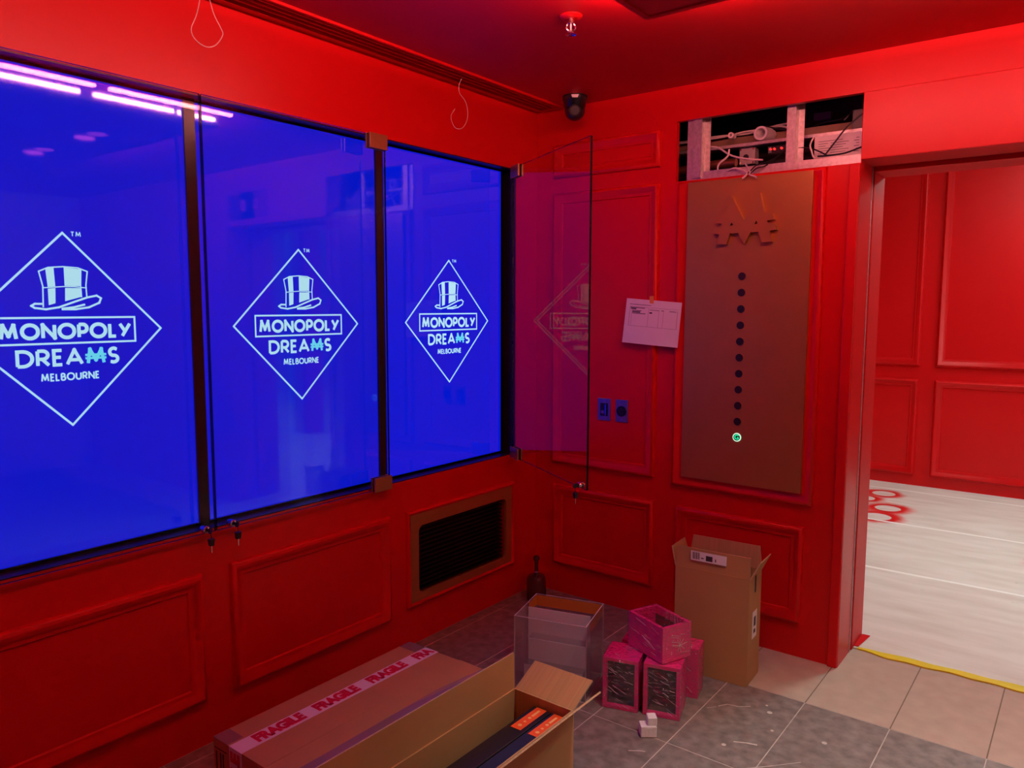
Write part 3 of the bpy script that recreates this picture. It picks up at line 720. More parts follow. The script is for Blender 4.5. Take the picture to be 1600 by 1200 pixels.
# ceiling raft with LED tubes lying on its edges
RX0, RX1, RY0, RY1 = 1.180, 3.55, -3.55, -1.035
raft = thing('ceiling_raft', 'red suspended ceiling panel with light glowing around its edges', 'ceiling panel', ((RX0 + RX1) / 2, (RY0 + RY1) / 2, 2.47))
rb = MB(); rb.box(RX0, RY0, 2.482, RX1, RY1, 2.496)
rb.box(RX0, RY0, 2.476, RX0 + 0.02, RY1, 2.482); rb.box(RX0 + 0.02, RY1 - 0.02, 2.476, RX1, RY1, 2.482)
part(rb, 'panel', 'red_ceiling', raft)
part(MB().box(RX0 + 0.055, RY0 + 0.05, 2.470, RX1 - 0.055, RY1 - 0.055, 2.4819), 'inner_board', 'red_ceiling', raft)
for (hx, hy) in ((1.6, -1.5), (3.1, -1.5), (1.6, -3.1), (3.1, -3.1)):
    part(MB().cyl((hx, hy, 2.496), (hx, hy, ZC), 0.006, n=8), 'hanger', 'galv', raft)
IN = 0.005
def led(p0, p1):
    part(MB().cyl(p0, p1, 0.009, n=10), 'led_tube', 'led_white', raft, smooth=True)
zt = 2.507
y = RY1 - 0.03
while y - 0.60 > RY0:
    led((RX0 + IN, y, zt), (RX0 + IN, y - 0.60, zt)); led((RX1 - IN, y, zt), (RX1 - IN, y - 0.60, zt)); y -= 0.665
x = RX0 + 0.08
while x + 0.60 < RX1:
    led((x, RY1 - IN, zt), (x + 0.60, RY1 - IN, zt)); led((x, RY0 + IN, zt), (x + 0.60, RY0 + IN, zt)); x += 0.645
for (dx, dy) in ((1.99, -1.36), (2.67, -1.36)):
    dn = part(MB().lathe([(0.050, 0), (0.050, -0.004), (0.040, -0.004), (0.040, 0.0)], (dx, dy, 2.4698), 28), 'downlight', 'pink_light', raft, smooth=True)
    ld_ = bpy.data.lights.new('downlight_beam', 'SPOT'); ld_.energy = SPOT; ld_.color = (1.0, 0.88, 0.74); ld_.spot_size = math.radians(86); ld_.spot_blend = 1.0; ld_.shadow_soft_size = 0.045
    lo = bpy.data.objects.new('downlight_beam', ld_); COL.objects.link(lo); lo.parent = raft; lo.location = Vector((dx, dy, 2.462)) - ROOT[raft.name]

# unseen panels added as weak fill, to the right and behind the camera
for (px_, py_, lab) in ((4.9, -3.4, 'added square fill light at the right end of the hall'), (4.55, -2.4, 'added square fill light in the right part of the hall'), (4.6, -4.6, 'added square fill light behind the photographer')):
    c_ = thing('ceiling_light', lab, 'light', (px_, py_, ZC), group='added fill lights of the hall')
    f_ = MB()
    wall_cells((px_ - 0.32, px_ + 0.32), (py_ - 0.32, py_ + 0.32), [(px_ - 0.30, py_ - 0.30, px_ + 0.30, py_ + 0.30)], lambda a, b, c2, d: f_.box(a, b, ZC - 0.012, c2, d, ZC - 0.0005))
    part(f_, 'frame', 'white', c_); part(MB().box(px_ - 0.30, py_ - 0.30, ZC - 0.008, px_ + 0.30, py_ + 0.30, ZC - 0.001), 'diffuser', 'fill_panel', c_)
for (px_, py_, lab) in ((2.2, 1.6, 'square ceiling light over the doorway side of the white floor'), (2.6, 2.9, 'square ceiling light near the panelled back wall'), (6.4, 2.2, 'square ceiling light deep in the white floored room')):
    c_ = thing('ceiling_light', lab, 'light', (px_, py_, 2.95), group='square ceiling lights of the far room')
    part(MB().box(px_ - 0.32, py_ - 0.32, 2.938, px_ + 0.32, py_ + 0.32, 2.949), 'frame', 'white', c_)
    part(MB().box(px_ - 0.30, py_ - 0.30, 2.932, px_ + 0.30, py_ + 0.30, 2.9379), 'diffuser', 'room_light', c_)
for (px_, py_, lab) in ((9.0, 4.3, 'small round downlight nearest the cyan wall screen'), (9.1, 5.6, 'small round downlight in the far corner of the white floored room'), (8.0, 4.2, 'small round downlight nearest the two red posts'), (8.1, 5.4, 'small round downlight furthest from the doorway wall, beside the far corner one')):
    d_ = thing('downlight', lab, 'light', (px_, py_, 2.95), group='downlights of the far room')
    part(MB().cyl((px_, py_, 2.949), (px_, py_, 2.943), 0.07, n=20), 'trim_ring', 'white', d_); part(MB().cyl((px_, py_, 2.9429), (px_, py_, 2.941), 0.055, n=20), 'lamp', 'down_light', d_)
for i, (yy, lab) in enumerate(((1.48, 'square red post of the far room, nearer the doorway'), (2.49, 'square red post of the far room, further from the doorway'))):
    tag(MB().box(4.97, yy - 0.12, 0.004, 5.21, yy + 0.12, 2.949).build('post', 'red', loc=(5.09, yy, 0.004), bevel=0.006), lab, 'post', 'posts of the far room')
cs = thing('wall_screen', 'bright cyan wall screen at the end of the far room', 'screen', (9.49, 4.3, 1.2))
part(MB().box(9.46, 3.6, 1.15, 9.499, 4.9, 2.0), 'bezel', 'bezel', cs); part(MB().box(9.452, 3.63, 1.18, 9.4599, 4.87, 1.97), 'screen_panel', 'cyan_screen', cs)
# lift position indicator above the doorway (seen mirrored in the glass)
ind = thing('lift_indicator', 'black lift position display above the doorway, mirrored in the middle screen', 'indicator', (2.555, -0.012, 2.19))
part(MB().box(2.40, -0.026, 2.185, 2.71, -0.0125, 2.375), 'housing', 'bezel', ind, bevel=0.002)
vs, fs = text_mesh('0', 0.11, 0.001)
part(MB().add([(2.53 + a, -0.0265, 2.275 + b) for a, b in vs], fs), 'digit', 'red_led', ind)

# ================================================================= SERVICE HOLE CONTENTS
def stud(name, lab, x0, x1, y0, y1, z0, z1, fl):
    s_ = thing(name, lab, 'stud', ((x0 + x1) / 2, y0, z0), group='steel studs in the service hole')
    part(MB().box(x0, y0, z0, x1, y0 + 0.002, z1), 'web', 'galv', s_)
    part(MB().box(x1 - 0.002, y0 + 0.002, z0, x1, y1, z1), 'flange', 'galv', s_)
    part(MB().box(x1, y1 - 0.002, z0, x1 + fl, y1, z1 - 0.02), 'return_lip', 'galv', s_)
stud('steel_stud', 'galvanised steel stud at the left of the service hole', 0.872, 0.911, 0.020, 0.070, 2.14, 2.46, 0.024)
stud('steel_stud', 'galvanised steel stud with reddish face beside the left stud', 0.838, 0.869, 0.032, 0.060, 2.14, 2.46, 0.0)
stud('steel_stud', 'bright galvanised steel stud in the middle of the service hole', 1.290, 1.327, 0.045, 0.090, 2.17, 2.46, 0.024)
tk = MB(); tk.box(0.838, 0.031, 2.066, 1.600, 0.033, 2.168); tk.box(0.838, 0.033, 2.064, 1.600, 0.12, 2.066)
tag(tk.build('steel_track', 'galv', loc=(1.22, 0.031, 2.066)), 'galvanised steel track along the bottom of the service hole', 'track')
tag(MB().box(0.60, 0.150, 2.283, 1.59, 0.185, 2.296).build('ceiling_rail', 'galv', loc=(1.1, 0.16, 2.283)), 'thin pale metal rail running through the service hole', 'rail')
tag(MB().box(0.57, 0.23, 2.297, 1.59, 0.30, 2.345).build('timber_batten', 'timber', loc=(1.1, 0.26, 2.297), bevel=0.003), 'rough brown timber batten behind the rail in the service hole', 'batten')
pp = thing('conduit_pipe', 'open white conduit pipe end pointing out of the service hole', 'pipe', (1.14, 0.16, 2.30))
ring = MB(); vs = []; nseg = 24
for (yy, r) in ((0.150, 0.022), (0.150, 0.031), (0.205, 0.031), (0.205, 0.026), (0.226, 0.026), (0.226, 0.022)):
    for i in range(nseg):
        a = 2 * math.pi * i / nseg; vs.append((1.137 + (yy - 0.15) * 0.28 + r * math.cos(a), yy, 2.332 + r * math.sin(a)))
fs = [(j * nseg + i, j * nseg + (i + 1) % nseg, ((j + 1) % 6) * nseg + (i + 1) % nseg, ((j + 1) % 6) * nseg + i) for j in range(6) for i in range(nseg)]
part(ring.add(vs, fs), 'pipe_body', 'white', pp, smooth=True)
part(MB().cyl((1.157, 0.221, 2.332), (1.157, 0.225, 2.332), 0.0215, n=20), 'bore_shade', 'black', pp)  # black disc painting the shade inside the open bore
fit = thing('cable_gland', 'small round white cable fitting left of the conduit pipe', 'fitting', (1.0, 0.15, 2.33))
ring = MB(); vs = []
for (yy, r) in ((0.140, 0.006), (0.140, 0.014), (0.175, 0.014), (0.175, 0.006)):
    for i in range(nseg):
        a = 2 * math.pi * i / nseg; vs.append((1.001 + r * math.cos(a), yy, 2.338 + r * math.sin(a)))
fs = [(j * nseg + i, j * nseg + (i + 1) % nseg, ((j + 1) % 4) * nseg + (i + 1) % nseg, ((j + 1) % 4) * nseg + i) for j in range(4) for i in range(nseg)]
part(ring.add(vs, fs), 'gland_ring', 'white', fit, smooth=True)
jb = thing('junction_box', 'grey junction box with a knockout hole in the service hole', 'box', (1.067, 0.19, 2.20))
part(MB().box(1.030, 0.18, 2.205, 1.104, 0.23, 2.280), 'housing', 'greyj', jb, bevel=0.003)
part(MB().cyl((1.062, 0.1798, 2.238), (1.062, 0.177, 2.238), 0.013, n=18), 'knockout', 'black', jb)
for (a, b) in ((1.037, 2.212), (1.097, 2.212), (1.037, 2.273), (1.097, 2.273)):
    part(MB().cyl((a, 0.1798, b), (a, 0.176, b), 0.004, n=8), 'screw', 'chrome', jb)
lb_ = thing('control_board', 'small dark circuit board with glowing red indicator lights', 'circuit board', (1.213, 0.16, 2.235))
part(MB().box(1.172, 0.155, 2.235, 1.255, 0.160, 2.268), 'board', 'blackcard', lb_)
part(MB().box(1.176, 0.148, 2.238, 1.190, 0.1549, 2.264), 'terminal', 'grey', lb_)
for a in (1.186, 1.203, 1.235):
    part(MB().cyl((a, 0.1549, 2.254), (a, 0.147, 2.254), 0.005, n=10), 'indicator', 'red_led', lb_)
wb_ = thing('driver_box', 'flat white power supply with a printed label at the right of the service hole', 'power supply', (1.48, 0.14, 2.2))
part(MB().box(1.382, 0.132, 2.180, 1.578, 0.165, 2.280), 'housing', 'white', wb_, bevel=0.002)
mb = MB()
for k in range(6):
    mb.box(1.545 + (k % 2) * 0.008, 0.1312, 2.20 + k * 0.011, 1.565, 0.1318, 2.203 + k * 0.011)
    mb.box(1.40, 0.1312, 2.205 + k * 0.010, 1.43 + 0.01 * (k % 3), 0.1318, 2.2075 + k * 0.010); mb.box(1.45, 0.1312, 2.205 + k * 0.010, 1.50 + 0.012 * ((k + 1) % 3), 0.1318, 2.2075 + k * 0.010)
part(mb, 'printed_label', 'ink_soft', wb_)
tag(MB().box(1.324, 0.30, 2.386, 1.400, 0.34, 2.420).build('adapter_box', 'grey', loc=(1.36, 0.31, 2.386), bevel=0.003), 'dark grey adapter box high in the service hole', 'adapter')
tag(MB().tube([(0.70, 0.15, 2.20), (0.883, 0.15, 2.211), (0.946, 0.15, 2.215), (1.028, 0.15, 2.212)], 0.020, 12).build('copper_pipe', 'copper', loc=(0.9, 0.15, 2.19), smooth=True), 'brown copper pipe at the lower left of the service hole', 'pipe')
CABLES = [
    ('white', 0.0045, [(0.70, 0.20, 2.345), (0.857, 0.20, 2.347), (0.959, 0.20, 2.349), (1.033, 0.21, 2.360), (1.094, 0.22, 2.363), (1.188, 0.22, 2.368), (1.245, 0.22, 2.352)], 'white cable running level past the conduit pipe'),
    ('white', 0.0040, [(0.70, 0.21, 2.352), (0.90, 0.215, 2.358), (1.05, 0.22, 2.352), (1.18, 0.225, 2.372), (1.30, 0.22, 2.374)], 'second white cable behind the first one above the batten'),
    ('white', 0.0042, [(0.924, 0.075, 2.285), (0.974, 0.07, 2.273), (1.035, 0.06, 2.232), (1.107, 0.05, 2.207), (1.189, 0.05, 2.192)], 'white cable sagging from the left stud to the right'),
    ('white', 0.0042, [(1.037, 0.04, 2.254), (1.032, 0.035, 2.223), (0.997, 0.026, 2.193), (0.991, 0.026, 2.166)], 'short white cable curving down beside the junction box'),
    ('white', 0.0040, [(1.040, 0.024, 2.159), (1.081, 0.012, 2.163), (1.129, -0.006, 2.142), (1.152, -0.040, 2.122), (1.135, -0.046, 2.105)], 'white cable end spilling over the top of the lift panel'),
    ('white', 0.0036, [(1.120, 0.022, 2.180), (1.158, -0.020, 2.135), (1.165, -0.044, 2.119), (1.190, -0.048, 2.110), (1.199, -0.046, 2.102)], 'white twin cable ends fanned out on the lift panel'),
    ('white', 0.0036, [(1.393, 0.085, 2.270), (1.381, 0.08, 2.239), (1.387, 0.08, 2.212), (1.399, 0.08, 2.183), (1.420, 0.085, 2.179)], 'white cable hooped in front of the power supply'),
    ('black', 0.0036, [(1.440, 0.10, 2.195), (1.480, 0.10, 2.246), (1.523, 0.10, 2.298), (1.585, 0.11, 2.350)], 'black cable running diagonally across the power supply'),
    ('black', 0.0034, [(1.300, 0.092, 2.236), (1.362, 0.09, 2.230), (1.406, 0.09, 2.214), (1.449, 0.09, 2.188)], 'black cable dropping right from the middle stud'),
    ('black', 0.0036, [(1.420, 0.06, 2.183), (1.457, 0.055, 2.181), (1.529, 0.055, 2.183), (1.595, 0.06, 2.202)], 'black cable lying along the track at the right'),
    ('black', 0.0034, [(1.148, -0.038, 2.120), (1.160, -0.006, 2.145), (1.176, 0.01, 2.165), (1.210, 0.06, 2.185), (1.250, 0.13, 2.228)], 'black cable from the red lit board down to the lift panel'),
    ('black', 0.0030, [(1.160, -0.036, 2.118), (1.180, 0.0, 2.150), (1.215, 0.03, 2.165), (1.262, 0.13, 2.240)], 'thin black cable beside the board lead'),
    ('black', 0.0040, [(1.30, 0.33, 2.36), (1.36, 0.30, 2.372), (1.45, 0.28, 2.375), (1.52, 0.27, 2.40), (1.59, 0.27, 2.37)], 'black cable draped under the adapter box'),
    ('black', 0.0040, [(1.47, 0.25, 2.36), (1.53, 0.26, 2.42), (1.59, 0.28, 2.43)], 'black cable rising at the right end of the service hole'),
    ('black', 0.0036, [(1.13, 0.20, 2.372), (1.20, 0.20, 2.352), (1.26, 0.20, 2.338)], 'short black cable over the conduit pipe'),
]
for (cl, r, pts, lab) in CABLES:
    tag(MB().tube(pts, r, 8).build('cable', 'wire_w' if cl == 'white' else 'wire_b', loc=pts[0], smooth=True), lab, 'cable', 'loose cables in the service hole')

# ================================================================= THINGS ON THE FLOOR
# ---- closed carton with FRAGILE tape
C1 = (0.315, 0.722, -2.142, -1.290, 0.22)
c1 = thing('cardboard_carton', 'long closed carton with FRAGILE tape lying beside the screen wall', 'carton', ((C1[0] + C1[1]) / 2, (C1[2] + C1[3]) / 2, 0))
part(MB().box(C1[0], C1[2], 0.001, C1[1], C1[3], 0.214), 'body', 'card', c1, bevel=0.003)
part(MB().box(C1[0] + 0.001, C1[2], 0.2142, 0.5815, C1[3], 0.2195), 'flap', 'card', c1, bevel=0.001)
part(MB().hexa([(0.5845, C1[2], 0.2142), (C1[1] - 0.001, C1[2], 0.2142), (C1[1] - 0.001, C1[3], 0.2142), (0.5845, C1[3], 0.2142),
                (0.5845, C1[2], 0.2200), (C1[1] - 0.001, C1[2], 0.2195), (C1[1] - 0.001, C1[3], 0.2195), (0.5845, C1[3], 0.2230)]), 'flap', 'card', c1)
part(MB().box(0.404, C1[2] - 0.0012, 0.2196, 0.470, C1[3] + 0.0012, 0.2204).box(0.404, C1[2] - 0.0012, 0.10, 0.470, C1[2] - 0.0004, 0.2196), 'fragile_tape', 'tape_white', c1)
mb = MB()
for (a, b) in ((-2.076, -1.894), (-1.847, -1.664), (-1.613, -1.435), (-1.382, -1.205)):
    vs, fs = text_mesh('FRAGILE', 0.058, 0.0042)
    w_ = max(v[0] for v in vs) - min(v[0] for v in vs); k = (b - a) / w_
    # keep only letters that lie on the carton: the last word is cut by the edge
    P_ = [(0.437 - v[1] * 1.05, (a + b) / 2 + v[0] * k, 0.2208) for v in vs]
    ok = [f for f in fs if all(P_[i][1] < C1[3] - 0.001 for i in f)]
    part(MB().add(P_, ok), 'tape_lettering', 'tape_red', c1)
vs, fs = text_mesh('ILE', 0.058, 0.0042)
k = 1.15
part(MB().add([(0.437 - v[1] * 1.05, C1[2] - 0.0018, 0.165 + v[0] * k) for v in vs], fs), 'tape_lettering', 'tape_red', c1)
part(MB().box(C1[0] + 0.004, C1[2] - 0.0006, 0.2197, 0.395, C1[2] + 0.055, 0.2200), 'clear_tape', 'clear_tape', c1)
part(MB().box(C1[0], C1[3] - 0.055, 0.2197, 0.40, C1[3] + 0.0006, 0.2200), 'clear_tape', 'clear_tape', c1)
part(MB().box(0.664, C1[2], 0.2197, C1[1], C1[3], 0.2202), 'clear_tape', 'clear_tape', c1)
mb = MB()
for (a, b, z0, z1) in ((0.330, 0.336, 0.10, 0.18), (0.352, 0.358, 0.10, 0.18), (0.366, 0.372, 0.10, 0.18), (0.322, 0.388, 0.188, 0.191), (0.500, 0.56, 0.15, 0.155), (0.500, 0.56, 0.17, 0.175)):
    mb.box(a, C1[2] - 0.0008, z0, b, C1[2] - 0.0002, z1)
part(mb, 'printed_symbols', 'ink', c1)

# ---- open carton with two slim dark product boxes
X0, X1, Y0, Y1, HZ, TH = 0.989, 1.216, -2.36, -1.482, 0.32, 0.005
c2 = thing('cardboard_carton', 'long open carton with raised flaps holding dark boxes with orange labels', 'carton', ((X0 + X1) / 2, (Y0 + Y1) / 2, 0))
bd = MB()
bd.box(X0, Y0, 0.001, X1, Y1, 0.006); bd.box(X0, Y0, 0.006, X0 + TH, Y1, HZ); bd.box(X1 - TH, Y0, 0.006, X1, Y1, HZ)
bd.box(X0 + TH, Y1 - TH, 0.006, X1 - TH, Y1, HZ); bd.box(X0 + TH, Y0, 0.006, X1 - TH, Y0 + TH, HZ)
part(bd, 'body', 'card_in', c2)
def flap(root, name, p0, p1, dvec, th, mats=('card_in', 'card_edge', 'card'), curl=0.0, taper=0.0, nrm=None):
    """sheet hinged on p0-p1, free edge at +dvec; upper face first material"""
    p0, p1, dv_ = Vector(p0), Vector(p1), Vector(dvec)
    nn_ = (p1 - p0).cross(dv_).normalized() if nrm is None else Vector(nrm)
    along = (p1 - p0).normalized()
    rows = 6; mb = MB(); vs = []
    for i in range(rows + 1):
        t = i / rows; off = nn_ * (curl * t * t)
        a = p0 + dv_ * t + along * taper * t + off; b = p1 + dv_ * t - along * taper * t + off
        vs += [a, b, b - nn_ * th, a - nn_ * th]
    for i in range(rows):
        k = 4 * i
        mb_f = [((k, k + 1, k + 5, k + 4), 0), ((k + 3, k + 7, k + 6, k + 2), 2), ((k + 1, k + 2, k + 6, k + 5), 1), ((k, k + 4, k + 7, k + 3), 1)]
        for f, mi in mb_f:
            mb.f.append(f); mb.mi.append(mi)
    mb.f.append((0, 3, 2, 1)); mb.mi.append(1); k = 4 * rows; mb.f.append((k, k + 1, k + 2, k + 3)); mb.mi.append(1)
    mb.v = [tuple(v) for v in vs]
    return part(mb, name, list(mats), root)
S_, C_ = math.sin, math.cos
flap(c2, 'flap', (X0, Y1, HZ), (X0, Y0, HZ), (-0.003, 0.0, 0.118), TH, nrm=(1, 0, 0.02))
a = math.radians(28)
flap(c2, 'flap', (X0 + 0.002, Y1, HZ), (X1 - 0.002, Y1, HZ), (0.004, 0.118 * C_(a), 0.118 * S_(a)), TH, nrm=(0, -S_(a), C_(a)))
a = math.radians(45)
flap(c2, 'flap', (X1, Y1, HZ), (X1, Y0, HZ), (0.130 * C_(a), 0, 0.130 * S_(a)), TH, nrm=(-S_(a), 0, C_(a)))
flap(c2, 'flap', (X0 + 0.002, Y0, HZ), (X1 - 0.002, Y0, HZ), (0, -0.09, 0.06), TH, nrm=(0, 0.55, 0.83))
def product(x0, x1, lab, material):
    p = thing('product_box', lab, 'box', ((x0 + x1) / 2, -1.92, 0.006), group='slim boxes inside the open carton')
    part(MB().box(x0, -2.35, 0.007, x1, -1.492, 0.292), 'carton_body', material, p, bevel=0.002)
    xa, xb = (x0 + x1) / 2 - 0.0205, (x0 + x1) / 2 + 0.0205
    xa, xb = (x0 + x1) / 2 - 0.0185, (x0 + x1) / 2 + 0.0185
    l = part(MB().box(xa, -1.632, 0.2924, xb, -1.4945, 0.2930), 'orange_label', 'orange', p)
    mb = MB(); xm = (xa + xb) / 2
    for yy, r in ((-1.610, 0.0065), (-1.585, 0.0045), (-1.560, 0.0055)):
        mb.cyl((xm, yy, 0.2931), (xm, yy, 0.2933), r, n=14)
    mb.box(xm - 0.004, -1.548, 0.2931, xm + 0.004, -1.508, 0.2933)
    part(mb, 'label_print', 'pale_orange', l)
product(1.074, 1.139, 'slim black box with orange label, nearer the screen wall in the open carton', 'blackcard')
product(1.143, 1.200, 'slim navy box with orange label, right one in the open carton', 'navy')

# ---- tall carton against the far wall
tc2 = thing('cardboard_carton', 'tall open carton standing under the lift panel', 'carton', (1.20, -0.34, 0), math.radians(3.5), world=False)
hx, hy, hz = 0.158, 0.082, 0.455
bd = MB()
bd.box(-hx, -hy, 0.001, hx, hy, 0.006)
for bx in ((-hx, -hy, 0.006, hx, -hy + 0.004, hz), (-hx, hy - 0.004, 0.006, hx, hy, hz), (-hx, -hy + 0.004, 0.006, -hx + 0.004, hy - 0.004, hz), (hx - 0.004, -hy + 0.004, 0.006, hx, hy - 0.004, hz)):
    bd.box(*bx)
part(bd, 'body', 'card', tc2)
fr_ = flap(tc2, 'flap', (hx, -hy + 0.002, hz), (-hx, -hy + 0.002, hz), (0, 0.004, 0.086), 0.004, mats=('card', 'card_edge', 'card_in'), nrm=(0, -1, 0.04), taper=0.003)
flap(tc2, 'flap', (-hx, hy - 0.002, hz), (hx, hy - 0.002, hz), (0, 0.010, 0.092), 0.004, mats=('card_in', 'card_edge', 'card'), nrm=(0, -1, 0.1), taper=0.012)
flap(tc2, 'flap', (hx - 0.002, -hy, hz), (hx - 0.002, hy, hz), (0.036, 0.005, 0.072), 0.004, mats=('card_in', 'card_edge', 'card'), nrm=(-0.9, 0, 0.44), taper=0.010)
flap(tc2, 'flap', (-hx + 0.002, hy, hz), (-hx + 0.002, -hy, hz), (-0.022, 0.0, 0.078), 0.004, mats=('card_in', 'card_edge', 'card'), nrm=(0.95, 0, 0.3), taper=0.010)
lab_ = part(MB().box(-0.090, -hy - 0.0042, hz + 0.038, 0.062, -hy - 0.0036, hz + 0.078), 'shipping_label', 'paper', tc2)
mb = MB()
for i in range(9):
    mb.box(-0.084 + i * 0.0036, -hy - 0.0047, hz + 0.044, -0.084 + i * 0.0036 + (0.0022 if i % 3 else 0.0012), -hy - 0.0043, hz + 0.074)
mb.box(-0.025, -hy - 0.0047, hz + 0.044, 0.003, -hy - 0.0043, hz + 0.066); mb.box(0.014, -hy - 0.0047, hz + 0.046, 0.018, -hy - 0.0043, hz + 0.058); mb.box(-0.046, -hy - 0.0047, hz + 0.05, -0.034, -hy - 0.0043, hz + 0.054)
part(mb, 'label_print', 'ink', lab_)
lab_ = part(MB().box(hx + 0.0004, -0.030, 0.185, hx + 0.0010, 0.030, 0.300), 'shipping_label', 'paper', tc2)
part(MB().box(hx + 0.0011, -0.012, 0.235, hx + 0.0014, 0.014, 0.275).box(hx + 0.0011, -0.012, 0.205, hx + 0.0014, 0.012, 0.222), 'label_print', 'ink', lab_)
part(MB().box(hx + 0.0004, -0.012, hz - 0.075, hx + 0.0012, 0.006, hz - 0.004), 'hand_slot', 'ink', tc2)

# ---- clear acrylic case
ac = thing('acrylic_case', 'clear open acrylic case with amber band around its rim', 'display case', (0.7305, -0.8375, 0), math.radians(15.5), world=False)
ax, ay, az, t_ = 0.151, 0.129, 0.310, 0.004
def acr(name, x0, y0, z0, x1, y1, z1, thin):
    b = MB().box(x0, y0, z0, x1, y1, z1)
    b.mi = [0 if thin == 'z' else 1, 0 if thin == 'z' else 1, 0 if thin == 'y' else 1, 0 if thin == 'x' else 1, 0 if thin == 'y' else 1, 0 if thin == 'x' else 1]
    return part(b, name, ['acrylic', 'acrylic_edge'], ac)
acr('side_panel', -ax, -ay, 0.001, ax, -ay + t_, az, 'y'); acr('side_panel', -ax, ay - t_, 0.001, ax, ay, az, 'y')
acr('side_panel', -ax, -ay + t_, 0.001, -ax + t_, ay - t_, az, 'x'); acr('side_panel', ax - t_, -ay + t_, 0.001, ax, ay - t_, az, 'x')
acr('base_panel', -ax + t_, -ay + t_, 0.001, ax - t_, ay - t_, 0.005, 'z')
bnd = MB(); bnd.box(-ax + t_, ay - t_ - 0.0015, az - 0.050, ax - t_, ay - t_ - 0.0005, az - 0.004); bnd.box(ax - t_ - 0.0015, -0.06, az - 0.052, ax - t_ - 0.0005, ay - t_ - 0.002, az - 0.004); bnd.box(-ax + t_ + 0.0005, 0.03, az - 0.045, -ax + t_ + 0.0015, ay - t_ - 0.002, az - 0.004)
part(bnd, 'rim_band', 'amber', ac)
# frosted stepped riser that stands inside
rs = thing('display_riser', 'frosted stepped acrylic riser standing inside the clear case', 'display stand', (0.7305, -0.8375, 0.006), math.radians(15.5), world=False)
def fr2(name, x0, y0, z0, x1, y1, z1, material='frost'):
    part(MB().box(x0, y0, z0, x1, y1, z1), name, material, rs)
zb = 0.0005
fr2('back_board', -0.1425, 0.0100, zb, 0.1275, 0.0135, 0.290)
fr2('step_top', -0.118, -0.048, 0.180, 0.128, 0.0095, 0.184, 'acrylic'); fr2('step_riser', -0.118, -0.051, 0.095, 0.128, -0.0482, 0.184, 'frost')
fr2('step_top', -0.118, -0.100, 0.092, 0.128, -0.0484, 0.0948, 'acrylic'); fr2('step_riser', -0.118, -0.103, zb, 0.128, -0.1002, 0.0948, 'frost')
for xx in (-0.1215, 0.1285):
    pb = MB(); ol = [(0.0135, 0), (0.0135, 0.184), (-0.051, 0.184), (-0.051, 0.0948), (-0.103, 0.0948), (-0.103, 0)]
    pb.add([(xx, a_, b_ + zb) for a_, b_ in ol] + [(xx + 0.003, a_, b_ + zb) for a_, b_ in ol], [tuple(range(6)), tuple(range(11, 5, -1))] + [(i, (i + 1) % 6, 6 + (i + 1) % 6, 6 + i) for i in range(6)])
    part(pb, 'side_cheek', 'acrylic', rs)

# ---- pink plinth boxes in stretch film
def wrinkled_box(hx_, hy_, z0, z1, amp, n=7):
    bm = bmesh.new(); bmesh.ops.create_cube(bm, size=2)
    bmesh.ops.subdivide_edges(bm, edges=bm.edges[:], cuts=n, use_grid_fill=True)
    for v in bm.verts:
        x_, y_, z_ = v.co
        j = lambda: random.uniform(0, amp)
        v.co = (x_ * hx_ + (j() if abs(x_) > 0.99 else 0) * (1 if x_ > 0 else -1), y_ * hy_ + (j() if abs(y_) > 0.99 else 0) * (1 if y_ > 0 else -1), z0 + (z_ + 1) / 2 * (z1 - z0) + (j() if z_ > 0.99 else 0))
    mb = MB(); bm.verts.ensure_lookup_table(); bm.verts.index_update()
    mb.add([v.co[:] for v in bm.verts], [tuple(v.index for v in f.verts) for f in bm.faces if f.calc_center_median().z > z0 + 1e-4]); bm.free()
    return mb
